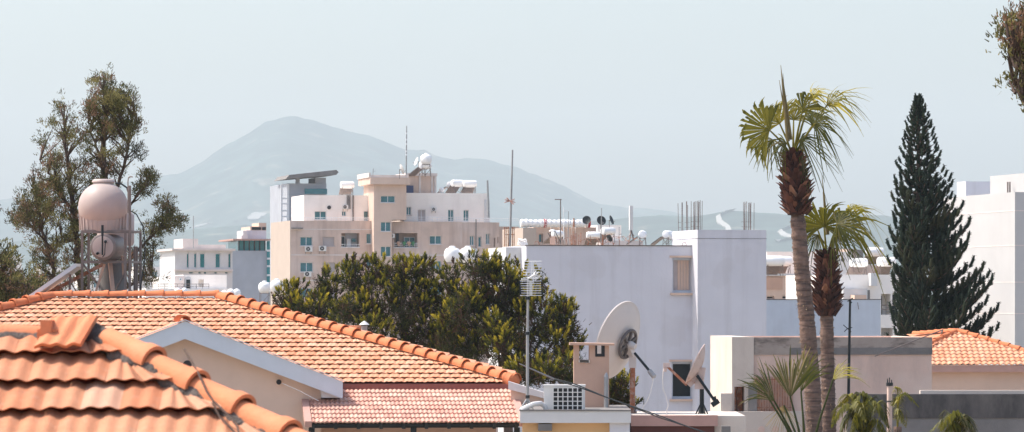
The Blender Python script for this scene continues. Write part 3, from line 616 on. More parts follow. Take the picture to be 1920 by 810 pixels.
# penthouse
py_ = 2.2
pz = FA.z(640, 366, py_); pz0 = zt - .55
p0, p1 = FA.x(570, py_), FA.x(702, py_)
pw = [(590, 396, 612, 412), (682, 396, 705, 415), (641, 396, 649, 405)]
mb = MB(); shell(mb, p0, p1 + .6, py_, 11, pz0, pz, [(*FA.rect(r, py_), .3) for r in pw[:1] + pw[2:]] + [(FA.x(682, py_), p1 + .5, FA.z(690, 414, py_), FA.z(690, 396, py_), .3)], par=.4); mb.build('penthouse_wall', M['whitewash'], apt)
window(apt, FA.rect(pw[0], py_), py_, .28, glass='glass'); window(apt, FA.rect(pw[2], py_), py_, .28, sill=False)
window(apt, (FA.x(682, py_), p1 + .5, FA.z(690, 414, py_), FA.z(690, 396, py_)), py_, .28, transom=True, sill=False)
q0, q1 = FA.x(758, py_), FA.x(916, py_)
pw2 = [(762, 388, 771, 403), (783, 393, 798, 415), (840, 393, 851, 415), (869, 394, 879, 415)]
pz2 = FA.z(830, 362, py_)
mb = MB(); shell(mb, q0, q1, py_, 11, pz0, pz2, [(*FA.rect(r, py_), .3) for r in pw2], par=.4); mb.build('penthouse_wall', M['whitewash'], apt)
for i, r in enumerate(pw2): window(apt, FA.rect(r, py_), py_, .28, glass='shutter' if i in (1,) else 'glass', sill=i == 0)
mb = MB(); mb.box(q1 - .5, q1 + .1, py_ - .15, 11, pz0, FA.z(915, 374, py_)); mb.build('parapet', M['white'], apt)
for px, py, r in ((617, 389, 3), (812.5, 392, 2.6)):
    x, z = FA.loc(px, py, py_); mb = MB(); mb.lathe([(r * .059 * 1.2, 0), (r * .059 * 1.2, .1), (r * .059, .1), (r * .059, .11)], (x, py_, z), axis=(0, -1, 0), n=14); mb.build('vent_opening', M['dark'], apt)
mb = MB(); q = FA.x(662, py_)
for k in range(5): mb.box(FA.x(650 + 1.6 * k, py_), FA.x(650.6 + 1.6 * k, py_), py_ - .12, py_ - .02, FA.z(652, 392, py_), pz + .1)
mb.box(q - .08, q + .08, py_ - .1, py_ - .003, pz0, pz); mb.build('pipes', M['steel'], apt)
# terrace railing
mb = MB()
def rail(mb, Fr, xa, xb, y, z, h=.9, n=20):
    mb.tube([(xa, y, z + h), (xb, y, z + h)], .025, 5); mb.tube([(xa, y, z + h * .5), (xb, y, z + h * .5)], .018, 5)
    for k in range(n + 1): x = xa + (xb - xa) * k / n; mb.tube([(x, y, z), (x, y, z + h)], .02, 5)
rail(mb, FA, .3, tx0 - .2, .1, zt, .35, 16); rail(mb, FA, xa1 + .2, xr1 - .1, -.1, zt2, .5, 14); mb.build('terrace_railing', M['alu'], apt)
mb = MB(); rail(mb, FB, .1, xb2 - .2, .1, zt2 - .05, .45, 10); mb.build('terrace_railing', M['alu'], wing)

# air conditioners hung on the walls
def make_ac(name_label):
    r = thing('air_conditioner', name_label, 'air conditioner'); mb = MB(); mb.box(-.4, .4, -.3, 0, 0, .58); b = mb.build('casing', M['ac'], r)
    mb = MB(); mb.lathe([(.235, 0), (.235, .012), (.19, .012), (.19, .014)], (-.08, -.3, .3), axis=(0, -1, 0), n=18); f = mb.build('fan_grille', M['dark'], r)
    mb = MB(); mb.lathe([(.07, .015), (.06, .03)], (-.08, -.3, .3), axis=(0, -1, 0), n=10)
    for k in range(3): a = k * 2.1; mb.bar((-.08, -.32, .3), (-.08 + .18 * math.cos(a), -.32, .3 + .18 * math.sin(a)), .02, .01)
    mb.build('hub', M['ac'], f)
    mb = MB()
    for x in (-.3, .3): mb.bar((x, -.32, -.02), (x, .12, -.02), .04); mb.bar((x, .1, -.02), (x, .1, -.3), .04)
    mb.build('bracket', M['steel'], r); return r
ac0 = make_ac('white air conditioner under the upper left apartment window')
place(ac0, FA.w(FA.x(578), -.12, FA.z(578, 472)), AY, sc=1.0)
for (px, py, lb) in ((604, 471, 'white air conditioner under the upper roller shutter, second from the block corner'), (576, 519, 'white air conditioner below a half-lowered shutter, one storey under the others')):
    place(copy_tree(ac0), FA.w(FA.x(px), -.12, FA.z(px, py)), AY, lb)
place(copy_tree(ac0), FA.w(FA.x(735.5, -1), -.6, FA.z(735.5, 446, -1)), AY, 'small air conditioner beside the balcony with the dark folded awning', .8)
place(copy_tree(ac0), FA.w(FA.x(647, py_), py_ - .1, FA.z(647, 392, py_)), AY, 'air conditioner on the white penthouse wall above a tiny window', .8)
place(copy_tree(ac0), FA.w(FA.x(813, py_), py_ - .1, FA.z(813, 396, py_)), AY, 'air conditioner on the white penthouse wall right of the stair tower', .7)
# ------------------------------------------------------------------ grey tower with a tilted canopy, behind the block
FT = Frame(539, 560, AY); y_ = 0
tw = thing('office_tower', 'grey blue office tower with a tilted canopy on its roof behind the penthouse', 'office tower', FT.o, AY)
mb = MB(); shell(mb, 0, FT.x(612), 0, 15, 0, FT.z(580, 344), []); mb.build('wall', M['greyblock'], tw)
mb = MB(); mb.box(FT.x(592), FT.x(612) - .01, .3, 6, FT.z(600, 344) + .003, FT.z(600, 333)); mb.build('roof_room', M['greyblock'], tw)
a = FT.w(FT.x(531), .5, FT.z(531, 333)) - FT.w(0, 0, 0); mb = MB()
x0, z0 = FT.loc(531, 333); x1, z1 = FT.loc(626, 325); mb.prism([(x0, -2, z0 - .25), (x1, -2, z1 - .25), (x1 + .3, -2, z1 + .1), (x1, -2, z1 + .4), (x0 + .5, -2, z0 + .3)], (0, 10, 0)); mb.build('canopy', M['conc'], tw)
mb = MB(); q = FT.x(559); mb.box(q - .25, q + .25, 0.2, .7, FT.z(559, 344), FT.z(559, 331)); mb.build('canopy_post', M['greyblock'], tw)
mb = MB()
for zz in (346, 372, 382, 395, 406): mb.bar((FT.x(528), 0, FT.z(530, zz)), (0, 0, FT.z(530, zz)), .2)
mb.bar((FT.x(528), 0, FT.z(530, 346)), (FT.x(528), 0, FT.z(530, 420)), .25); mb.bar((.05, -.05, FT.z(539, 345)), (.05, -.05, FT.z(539, 430)), .3); mb.build('scaffold_frame', M['alu'], tw)
mb = MB(); mb.box(FT.x(570), FT.x(612), -.6, -.5, FT.z(590, 364), FT.z(590, 354)); mb.box(FT.x(560), FT.x(571), -.5, -.02, FT.z(565, 405), FT.z(565, 370)); mb.build('glass_balustrade', M['glass'], tw)
mb = MB(); mb.box(FT.x(558), FT.x(572), -1.2, -.02, FT.z(565, 371), FT.z(565, 369)); mb.build('balcony_slab', M['white'], tw)

# ------------------------------------------------------------------ glass-fronted offices at the left
YG = 540; FG = Frame(435, YG, AY)
og = thing('office_building', 'grey rendered office block with a band of teal glass near its top', 'office building', FG.o, AY)
zg = FG.z(470, 470); mb = MB(); shell(mb, 0, FG.x(505), 0, 12, 0, zg, []); mb.build('wall', M['greyblock'], og)
x0, x1 = FG.x(449), FG.x(498); mb = MB(); mb.box(x0, x1, .6, 10, zg + .003, FG.z(470, 451)); g_ = mb.build('glass_band', M['tealglass'], og)
mb = MB()
for k in range(6): q = x0 + (x1 - x0) * k / 5; mb.box(q - .07, q + .07, .5, .6, zg, FG.z(470, 451))
mb.build('mullion', M['dark'], g_)
mb = MB(); mb.box(FG.x(435), FG.x(506), -1, 12, FG.z(470, 451) + .003, FG.z(470, 448)); mb.build('roof_slab', M['verge'], og)
mb = MB(); mb.box(FG.x(468), FG.x(506), 3, 11, FG.z(480, 448) + .003, FG.z(480, 431)); mb.build('upper_storey', M['white_wall'], og)
mb = MB(); mb.box(FG.x(479), FG.x(496), 2.9, 2.98, FG.z(480, 430.5), FG.z(480, 425)); mb.box(FG.x(498), FG.x(505), 2.9, 2.98, FG.z(480, 430.5), FG.z(480, 425)); mb.build('window', M['darkglass'], og)
mb = MB(); mb.box(FG.x(476), FG.x(506), 3, 11, FG.z(480, 431) + .003, FG.z(480, 424)); mb.box(FG.x(492), FG.x(506), 3, 9, FG.z(480, 424), FG.z(480, 417)); mb.build('roof_room', M['cream'], og)
mb = MB(); mb.box(FG.x(455), FG.x(467), 1, 5, FG.z(460, 448), FG.z(460, 441)); mb.box(FG.x(458), FG.x(465), 1, 3, FG.z(460, 441), FG.z(460, 432)); mb.build('roof_room', M['white'], og)
mb = MB(); x0, x1 = FG.x(500), FG.x(505.5); mb.box(x0, x1, -.3, -.05, FG.z(503, 545), FG.z(503, 452)); s_ = mb.build('glass_strip', M['tealglass'], og)
mb = MB()
for zz in (470, 485, 499, 516, 531): mb.box(x0 - .02, x1 + .02, -.36, -.3, FG.z(503, zz) - .12, FG.z(503, zz) + .12)
mb.build('transom', M['alu'], s_)
FH = Frame(328, 500, AY)
oh = thing('office_building', 'pale low office with tall narrow teal windows under a flat roof', 'office building', FH.o, AY)
zh = FH.z(380, 470)
th = [(350, 474, 354, 502), (364, 474, 368.5, 502), (375, 474, 384, 502), (404, 474, 413, 502), (428, 474, 433, 502)]
small = [(354, 510, 362, 513), (372, 510, 377, 513), (382, 510, 387, 513), (402, 510, 407, 513), (422, 510, 427, 513)]
xh = FH.x(436); mb = MB(); shell(mb, 0, xh, 0, 14, 0, zh, holes_of(FH, th) + holes_of(FH, small), par=.4); mb.build('wall', M['white'], oh)
for r in th: window(oh, FH.rect(r), 0, .28, mull=0, glass='tealglass', sill=False, fw=.05)
for r in small: window(oh, FH.rect(r), 0, .28, mull=0, glass='tealglass', sill=False, fw=.03)
mb = MB(); mb.box(-.4, xh + .3, -.5, 14.2, zh + .003, zh + .25); mb.build('roof_slab', M['trim'], oh)
mb = MB(); mb.box(-.1, xh, -.4, -.003, FH.z(380, 508), FH.z(380, 505)); mb.build('ledge', M['trim'], oh)
mb = MB(); mb.box(FH.x(349), FH.x(430), 3, 11, zh + .253, FH.z(400, 458)); mb.box(FH.x(349), FH.x(378), 3, 11, FH.z(400, 458), FH.z(400, 447)); mb.build('roof_room', M['trim'], oh)
mb = MB(); mb.tube([(FH.x(367), 2, zh), (FH.x(367), 2, FH.z(367, 404))], .05, 5); tag(mb.build('mast', M['pole'], oh))
FI = Frame(322, 330, AY)
oi = thing('house', 'small cream house with an arched doorway and roof railing below the offices', 'house', FI.o, AY)
mb = MB(); shell(mb, -2, FI.x(434), 0, 8, 0, FI.z(380, 541), []); mb.build('wall', M['whitewash'], oi)
mb = MB(); shell(mb, FI.x(350), FI.x(432), 2, 8, FI.z(380, 541), FI.z(380, 515), [(*FI.rect((372, 524, 382, 538), 2), .4)]); mb.build('upper_room', M['whitewash'], oi)
mb = MB(); mb.box(FI.x(332), FI.x(350) - .01, 1.5, 5, FI.z(340, 541), FI.z(340, 517)); mb.build('stair_room', M['trim'], oi)
window(oi, FI.rect((336, 521, 341, 526), 1.5), 1.42, .1, mull=0, sill=False)
x0, x1 = FI.x(353), FI.x(365); zc = FI.z(359, 524); mb = MB(); a = np.linspace(0, math.pi, 12); cx = (x0 + x1) / 2; r0 = (x1 - x0) / 2
poly = [(x0, 1.9, FI.z(359, 541)), (x1, 1.9, FI.z(359, 541))] + [(cx + r0 * math.cos(t), 1.9, zc + r0 * math.sin(t)) for t in a]
mb.prism(poly, (0, .09, 0)); ar = mb.build('arch', M['white'], oi); mb = MB(); mb.box(cx - r0 * .6, cx + r0 * .6, 1.86, 1.898, FI.z(359, 541), zc); mb.build('door', M['darkglass'], ar)
mb = MB(); rail(mb, FI, -2, FI.x(392), .1, FI.z(380, 541), .35, 10); mb.build('railing', M['steel'], oi)

# ------------------------------------------------------------------ the big white building and its tower
YW = 170.0
FW = Frame(987, YW, AY)
wb = thing('white_building', 'large plain white building with a taller square block and two recessed windows', 'building', FW.o, AY)
zw = FW.z(1100, 461); xw = FW.x(1308)
rw = [(1261, 483, 1302, 549), (1260, 678, 1302, 748)]
mb = MB(); shell(mb, 0, xw + 1.5, 0, 4.6, 0, zw, [(*FW.rect(r), .35) for r in rw], par=.35, part=.18); mb.build('wall', M['white_wall'], wb)
for i, r in enumerate(rw):
    q = FW.rect(r); w_ = window(wb, q, 0, .34, mull=0, glass='darkglass' if i else 'shutter', frame='fascia', fw=.1, silld=.1, sillm='cream')
    if i == 0:
        mb = MB(); mb.box(q[0] + .12, q[1] - .2, .42 - .1, .41 - .1 + .001, q[2] + .1, q[3] - .1)
        for k in range(4): xx = q[0] + .28 + k * .12; mb.box(xx, xx + .1, .27, .285, q[2] + .11, q[3] - .11)
        mb.build('curtain', M['cream'], w_)
    mb = MB(); mb.box(q[0] - .12, q[1] + .1, -.05, -.003, q[3] + .003, q[3] + .08); mb.build('lintel', M['cream'], w_)
tz = FW.z(1370, 431, -.9); tx0_, tx1_ = FW.x(1308, -.9), FW.x(1437, -.9)
mb = MB(); shell(mb, tx0_, tx1_, -.9, 3.2, 0, tz, [], par=.2, part=.15); mb.build('tower_wall', M['white_wall'], wb)
mb = MB(); mb.box(tx0_ - .01, tx1_ + .01, -.91, 3.21, FW.z(1370, 447, -.9) - .012, FW.z(1370, 447, -.9) + .0); mb.build('joint_line', M['mortar'], wb)
mb = MB(); mb.box(-.03, xw, -.03, .16, zw, zw + .035); mb.build('coping', M['mortar'], wb)
mb = MB(); shell(mb, -.62, -.003, 1.0, 4.5, 0, zw - .05, []); mb.build('wall', M['white'], wb)
# starter bars
def rebar(px0, px1, n, h0, h1, yy, lab):
    r = thing('rebar_bundle', lab, 'rebar', FW.w(FW.x((px0 + px1) / 2, yy), yy, tz - .05), AY)
    mb = MB()
    for k in range(n):
        x = FW.x(px0 + (px1 - px0) * (k + .3 * random.random()) / max(1, n - 1), yy) - FW.x((px0 + px1) / 2, yy); h = m_of(random.uniform(h0, h1), YW); yq = random.uniform(-.25, .25)
        mb.tube([(x, yq, -.1), (x + random.uniform(-.03, .03), yq, h)], .012, 5)
    for k in (1, 2): mb.bar((FW.x(px0, yy) - FW.x((px0 + px1) / 2, yy), .1, .2 * k), (FW.x(px1, yy) - FW.x((px0 + px1) / 2, yy), .1, .2 * k), .012)
    mb.build('bars', M['steel'], r)
rebar(1273, 1278, 3, 55, 60, 2.4, 'leftmost pair of thin upright steel starter bars above the white block')
rebar(1285, 1294, 4, 52, 60, 2.0, 'loose group of steel starter bars between two others on the white block')
rebar(1297, 1315, 12, 54, 60, .4, 'dense bundle of tall steel starter bars above the white block corner')
rebar(1391, 1411, 12, 52, 58, .4, 'bundle of steel starter bars alone on the right side of the white block')

# ------------------------------------------------------------------ beige roof rooms behind the white building
FC = Frame(1000, 300, AY)
rb = thing('building', 'beige building with silver wrapped duct on its roof behind the white building', 'building', FC.o, AY)
mb = MB(); shell(mb, 0, FC.x(1118), 0, 6, 0, FC.z(1050, 426), [(*FC.rect((1010, 438, 1018, 455)), .3)], par=.2); mb.build('wall', M['apt'], rb)
window(rb, FC.rect((1010, 438, 1018, 455)), 0, .28, mull=0, glass='glass', frame='apt', sill=False)
mb = MB(); shell(mb, FC.x(975), -.003, -1, 6, 0, FC.z(985, 427, -1), []); mb.build('wall', M['aptcream'], rb)
mb = MB()
for p in (1032, 1049, 1057, 1071, 1078): mb.box(FC.x(p), FC.x(p + 1), -.12, -.003, FC.z(1050, 458), FC.z(1050, 426)); 
mb.build('pilaster', M['trim'], rb)
mb = MB(); P = []; R = []
z = FC.z(1050, 419); x0, x1 = FC.x(976, -.5), FC.x(1102, -.5); n = 60
for k in range(n + 1): P.append((x0 + (x1 - x0) * k / n, -.5, z)); R.append(.26 + .035 * math.sin(k * 1.5) + .02 * math.sin(k * .37))
mb.tube(P, R, 10); tag(mb.build('duct', M['whitetank'], rb, smooth=True))
for p in (1021, 1103): mb = MB(); mb.lathe([(.3, -.06), (.3, .12)], (FC.x(p, -.5), -.5, z), axis=(1, 0, 0), n=14); mb.build('duct_collar', M['red'], rb)
FD = Frame(1120, 320, AY)
rc = thing('building', 'small whitish roof room among dishes behind the white building', 'building', FD.o, AY)
mb = MB(); shell(mb, 0, FD.x(1165), 0, 5, 0, FD.z(1140, 422), []); mb.build('wall', M['whitewash'], rc)
mb = MB(); mb.box(FD.x(1120), FD.x(1200), -1, -.1, 0, FD.z(1160, 452)); mb.build('wall', M['trim'], rc)
mb = MB(); mb.box(FD.x(1178), FD.x(1184), -.5, -.2, FD.z(1180, 432), FD.z(1180, 386)); fl = mb.build('flue', M['white'], rc)
mb = MB()
for s_ in (1176.5, 1185): mb.bar((FD.x(s_), -.6, FD.z(1180, 452)), (FD.x(1181), -.4, FD.z(1180, 430)), .08); mb.bar((FD.x(s_), -.6, FD.z(1180, 442)), (FD.x(1181), -.4, FD.z(1180, 436)), .05)
mb.build('brace', M['steel'], rc)

# ------------------------------------------------------------------ white building at the right edge
FR = Frame(1903, 225, AY)
wr_ = thing('white_building', 'tall bright white building with thin horizontal joints at the right edge', 'building', FR.o, AY)
L = 12.4; zr = FR.z(1903, 360); mb = MB(); shell(mb, 0, 16, 0, L, 0, zr, [], par=.2); mb.build('wall', M['offwhite'], wr_)
mb = MB()
for zz in (395, 460, 529, 588): q = FR.z(1903, zz); mb.box(-.012, 16, -.012, L, q - .025, q + .025)
mb.build('joint_line', M['trim'], wr_)
xb_r = FR.x(1926, 2); mb = MB(); mb.box(xb_r, xb_r + 8, 2, 8.2, zr - .3, FR.z(1926, 324, 2)); mb.build('roof_room', M['offwhite'], wr_)
c = FR.x(1811, 10); d = FR.x(1862, 10); mb = MB(); mb.box(c, d, 10, 11.6, zr - .3, FR.z(1830, 340, 10)); mb.build('roof_room', M['white_wall'], wr_)
mb = MB()
for p in (1890, 1894): q = FR.x(p, 4.2); mb.box(q - .03, q + .03, 4.2, 4.3, zr - .2, FR.z(1890, 341, 4.2))
mb.build('pipes', M['steel'], wr_)

# ------------------------------------------------------------------ blue-white wall block and cream houses behind the palms
FJ = Frame(1438, 180, AY)
bj = thing('building', 'low pale blue flat building behind the palm trunks', 'building', FJ.o, AY)
mb = MB(); shell(mb, -.5, FJ.x(1651), 0, 5, 0, FJ.z(1540, 562), [], par=.25); mb.build('wall', M['fascia'], bj)
mb = MB(); mb.box(-.52, FJ.x(1651) + .02, -.02, .2, FJ.z(1540, 562), FJ.z(1540, 562) + .03); mb.build('coping', M['mortar'], bj)
def wirebits(par, Fr, y, xs):
    mb = MB()
    for a, b, c, d in xs: mb.tube([(Fr.x(a, y), y, Fr.z(a, b, y)), (Fr.x(c, y), y, Fr.z(c, d, y))], .015, 4)
    return mb.build('bracket', M['steel'], par)
wirebits(bj, FJ, -.1, [(1608, 567, 1610, 580)])
FK = Frame(1430, 260, AY)
ck = thing('house', 'cream flat-roofed house with two small dark windows and white roof parapet behind the tall palm', 'house', FK.o, AY)
smallw = [(1438, 555, 1452, 561), (1467, 554, 1479, 561)]
mb = MB(); shell(mb, 0, FK.x(1575), 0, 8, 0, FK.z(1470, 517), holes_of(FK, smallw), par=.3); mb.build('wall', M['cream'], ck)
for r in smallw: window(ck, FK.rect(r), 0, .28, mull=0, glass='darkglass', frame='trim', sill=False)
mb = MB(); mb.box(FK.x(1430), FK.x(1467), -.06, -.003, FK.z(1450, 543), FK.z(1450, 520)); mb.build('render_panel', M['chimney'], ck)
mb = MB(); mb.box(-.3, FK.x(1575), -.12, .1, FK.z(1470, 517), FK.z(1470, 513)); mb.build('coping', M['white'], ck)
mb = MB(); shell(mb, FK.x(1438, 6), FK.x(1598, 6), 6, 14, 0, FK.z(1540, 472, 6), [], par=.2); mb.build('upper_wall', M['whitewash'], ck)
x, z = FK.loc(1580, 487, 6); mb = MB(); mb.lathe([(.12, 0), (.12, .06)], (x, 6, z), axis=(0, -1, 0), n=12); mb.build('vent', M['conc'], ck)
FL = Frame(1560, 225, AY)
cl = thing('house', 'cream stepped house with balcony openings beside the dark conifer', 'house', FL.o, AY)
bal = [(1652, 551, 1670, 590), (1673, 549, 1700, 590), (1652, 615, 1674, 632), (1652, 650, 1674, 680)]
mb = MB(); shell(mb, 0, FL.x(1720), 0, 9, 0, FL.z(1640, 515), [(*FL.rect(r), .9) for r in bal], par=.25); mb.build('wall', M['whitewash'], cl)
for r in bal[:2]:
    q = FL.rect(r); o = simplebox(cl, 'balcony_door', 'darkglass', q[0] + .05, q[0] + .55 * (q[1] - q[0]), .8, .86, q[2], q[3] - .1)
    mb = MB(); mb.tube([(q[0], .05, q[2] + .5), (q[1], .05, q[2] + .5)], .025, 5); mb.tube([(q[0], .05, q[2] + .28), (q[1], .05, q[2] + .28)], .02, 5); mb.build('railing', M['steel'], cl)
mb = MB(); mb.box(FL.x(1565), FL.x(1610), -1.6, -.003, 0, FL.z(1590, 541, -1)); mb.build('wing_wall', M['white'], cl)
mb = MB(); mb.box(FL.x(1578), FL.x(1600), -2.4, -1.603, 0, FL.z(1590, 553, -1)); mb.build('wing_wall', M['cream'], cl)
mb = MB(); mb.box(FL.x(1620), FL.x(1628), -.3, -.003, FL.z(1624, 561), FL.z(1624, 544)); mb.build('shutter', M['conc'], cl)
mb = MB(); mb.box(FL.x(1628), FL.x(1640), -.5, -.003, FL.z(1624, 536), FL.z(1624, 512)); mb.build('chimney_breast', M['white'], cl)
FM = Frame(1596, 330, AY)
cm = thing('house', 'brown-topped house with a small square roof room far behind the second palm', 'house', FM.o, AY)
mb = MB(); shell(mb, 0, FM.x(1668), 0, 9, 0, FM.z(1640, 497), [], par=.2); mb.build('wall', M['apt'], cm)
mb = MB(); mb.box(0, FM.x(1610), 1, 5, FM.z(1640, 497), FM.z(1605, 466)); mb.build('roof_room', M['apt'], cm)
mb = MB(); mb.box(FM.x(1610), FM.x(1622), .5, 5, FM.z(1640, 495), FM.z(1615, 468)); mb.build('roof_room', M['conc'], cm)

# ------------------------------------------------------------------ old house, its wall and the neighbour's tiled roof
FO = Frame(1413, 116, rad(4))
ho = thing('old_house', 'old flat-roofed house in stained pink render with weathered cement band', 'house', FO.o, rad(4))
zo = FO.z(1580, 633); xo = FO.x(1747)
mb = MB(); shell(mb, 0, xo, 0, 6, 0, zo, [], par=.3); mb.build('wall', M['pinkwall'], ho)
mb = MB(); z1 = FO.z(1580, 665); mb.box(0.01, xo + .01, -.03, -.002, z1, zo + .01); mb.build('cement_band', M['darkband'], ho)
mb = MB(); mb.box(FO.x(1480), xo + .012, -.036, -.031, z1 - .0, FO.z(1580, 652)); mb.build('cement_band', M['conc'], ho)
mb = MB(); xc = FO.x(1372); hol = (*FO.rect((1377, 725, 1396, 783), -.05), .5)
shell(mb, xc, -.003, -.06, 5, 0, zo + .02, [hol]); mb.build('corner_wall', M['oldcream'], ho)
q = hol; mb = MB(); mb.box(q[0] - .03, q[1] + .35, -.2, -.065, q[2] - .12, q[2] - .003); w_ = mb.build('window', M['oldcream'], ho)
mb = MB(); mb.box(q[0] + .02, q[0] + .07, .1, .4, q[2], q[3]); mb.box(q[1] - .17, q[1] - .02, .25, .35, q[2], q[3]); mb.build('jamb', M['rust'], w_)
mb = MB(); mb.box(q[1] + .1, q[1] + .33, -.14, -.065, q[2], q[3] + .02); mb.build('shutter', M['conc'], w_)
mb = MB(); z2 = FO.z(1450, 771); mb.box(xc - .6, FO.x(1500), -.4, -.063, 0, z2); mb.box(xc - 1.2, FO.x(1375), -.45, -.063, 0, FO.z(1360, 776)); mb.build('lower_wall', M['oldcream'], ho)
for p in (1428, 1454, 1480):
    mb = MB(); x, z = FO.loc(p, 805, -.4); mb.lathe([(.09, 0), (.09, .02)], (x, -.4, z), axis=(0, -1, 0), n=12); mb.build('ventilation_hole', M['pinkwall'], ho)
mb = MB(); mb.box(FO.x(1349), FO.x(1371) - .01, -.3, .2, 0, FO.z(1360, 737)); mb.build('pier', M['oldcream'], ho)
gg = (FO.x(1415), FO.x(1483), FO.z(1450, 771), FO.z(1450, 708)); mb = MB()
for k in range(14): xx = gg[0] + (gg[1] - gg[0]) * (k + .5) / 14; mb.tube([(xx, -.12, gg[2]), (xx, -.12, gg[3])], .011, 5)
mb.bar((gg[0], -.12, gg[2] + .1), (gg[1], -.12, gg[2] + .1), .02); mb.bar((gg[0], -.12, gg[3] - .05), (gg[1], -.12, gg[3] - .05), .02); gr = mb.build('window_grille', M['rust'], ho)
mb = MB(); mb.box(gg[0] - .05, gg[1] + .05, -.06, -.033, gg[2], gg[3] + .03); mb.build('pane', M['chimney'], gr)
mb = MB(); a = FO.loc(1768, 618, -.4); b = FO.loc(1640, 668, -.4); mb.bar((a[0], -.4, a[1]), (b[0], -.4, b[1]), .05, .025); mb.bar((a[0], -.4, a[1]), (a[0] + .02, 0, a[1] - .1), .03); mb.build('strut', M['steel'], ho)
# neighbour with tiled roof
FN = Frame(1700, 140, 0); yN = 140
hn = thing('tiled_house', 'cream house with small hipped orange tile roof beside the white building', 'house', FN.o, 0)
O = np.array(FN.o)
pn = rad(22); nn_ = np.array((0, -math.sin(pn), math.cos(pn))); vv_ = np.array((0, -math.cos(pn), -math.sin(pn)))
PE = np.array(at(1800, 685, yN)); AP = plane_hit(1794, 622, PE, nn_); ER = plane_hit(2010, 685, PE, nn_); EL = plane_hit(1660, 685, PE, nn_); L_ = np.dot(PE - AP, vv_)
kR = (ER - AP)[0] / L_; kL = (EL - AP)[0] / L_
mb = MB(O); tiles(mb, AP, (1, 0, 0), vv_, nn_, 10, L_ / 10, .19, lambda v: kL * v, lambda v: kR * v, ns=6, amp=.04, notch=0, lift=.03, lip=.03, waves=1, stagger=False); mb.build('roof', M['tile'], hn, smooth=True, ang=60)
bk = np.array((0, 1., 0))
AL = np.array(at(1722, 623, AP[1] + .5)); 
mb = MB(O); mb.add([AP, AP + bk * 3.2, (EL[0], EL[1] + 9, EL[2]), EL], [[0, 1, 2, 3]]); mb.add([AP, ER, (ER[0], ER[1] + 9, ER[2]), AP + bk * 3.2], [[0, 1, 2, 3]]); mb.build('roof', M['tile'], hn)
mb = MB(O); B1 = np.array(at(1715, 627, AP[1] + 2)); mb.add([AP + bk * .1, AP + bk * 2.5, (B1[0] - .2, B1[1] + 1, B1[2]), np.array(at(1748, 648, AP[1] - 1.4))], [[0, 1, 2, 3]]); 
mb.build('roof', M['tile'], hn)
mb = MB(O); caps(mb, AP + (0, 0, .03), AP + (ER - AP) * 1.0, .09, .11, .40, n=8); caps(mb, AP + (0, 0, .03), AP + (EL - AP) * 1.0, .09, .11, .40, n=8); mb.build('hip_caps', M['cap'], hn, smooth=True)
mb = MB(O); caps(mb, AP + (0, 0, .02), B1 + (0, 0, .0), .09, .10, .40, n=8); mb.build('ridge_caps', M['cap'], hn, smooth=True)
zE = PE[2]
mb = MB(O); mb.box(EL[0] + .3, ER[0] - .3, PE[1] + .35, PE[1] + 8, 0, zE - .1); mb.build('wall', M['cream'], hn)
mb = MB(O); mb.box(EL[0], ER[0], PE[1] + .03, PE[1] + .4, zE - .22, zE - .0); mb.build('eaves_board', M['verge'], hn)
# dark wall
FQ = Frame(1588, 108, rad(2))
dw = thing('wall', 'long dark damp cement wall with paler render below, behind the palms', 'wall', FQ.o, rad(2))
z0_, z1_ = FQ.z(1750, 784), FQ.z(1750, 739)
mb = MB(); mb.box(0, 7, 0, .25, z0_, z1_); mb.build('upper_band', M['darkwall'], dw)
mb = MB(); mb.box(.005, 7, .03, .22, 0, z0_ - .003); mb.build('lower_band', M['conc'], dw)
mb = MB(); mb.box(1.9, 7, .24, .5, z1_ - .05, z1_ + .09); mb.build('coping', M['oldcream'], dw)
# ------------------------------------------------------------------ yellow house, chimney, parapets
YY = 84.0
yh = thing('yellow_house', 'ochre yellow house with white roof slab and raking white parapets', 'house', at(1080, HY, YY) - Vector((0, 0, CZ)))
O = np.array(yh.location)
def A_(px, py, dy=0): return np.array(at(px, py, YY + dy))
a, b = A_(975, 771), A_(1183, 771); zb = A_(1000, 793)[2]
mb = MB(O); mb.box(a[0], b[0], YY, YY + 4, zb, a[2]); mb.build('roof_slab', M['white'], yh)
mb = MB(O); mb.box(a[0], b[0], YY - .02, YY + 4, a[2] + .002, a[2] + .03); mb.build('coping', M['conc'], yh)
mb = MB(O); mb.box(a[0] + .05, A_(1143, 0)[0], YY + .25, YY + 4, 0, zb - .003); mb.build('wall', M['yellow'], yh)
mb = MB(O); mb.box(A_(1143, 0)[0] + .003, b[0] - .02, YY + .1, YY + 4, 0, zb - .003); mb.build('wall', M['white_wall'], yh)
mb = MB(O); mb.box(A_(1009, 0)[0], A_(1035, 0)[0], YY + .02, YY + .25, A_(0, 808)[2], A_(0, 795)[2]); mb.build('wall_lamp', M['conc'], yh)
def rake(pts, dy, d, m, nm):
    mb = MB(O); mb.prism([A_(x, y, dy) for x, y in pts], (0, d, 0)); return mb.build(nm, m, yh)
rake([(958, 722), (1024, 741), (1024, 772), (958, 772)], 3.0, .3, M['cream'], 'gable_wall')
rake([(953, 715), (1024, 737), (1024, 748), (953, 730)], 2.9, .5, M['white'], 'raking_coping')
rake([(1096, 754), (1160, 772), (1096, 772)], 2.5, .3, M['cream'], 'gable_wall')
rake([(1094, 752), (1165, 771.4), (1150, 771.6), (1094, 759)], 2.45, .4, M['white'], 'raking_coping')
rake([(1094, 728), (1142, 740), (1142, 764), (1094, 752)], 3.6, .3, M['redbrown'], 'lower_roof')
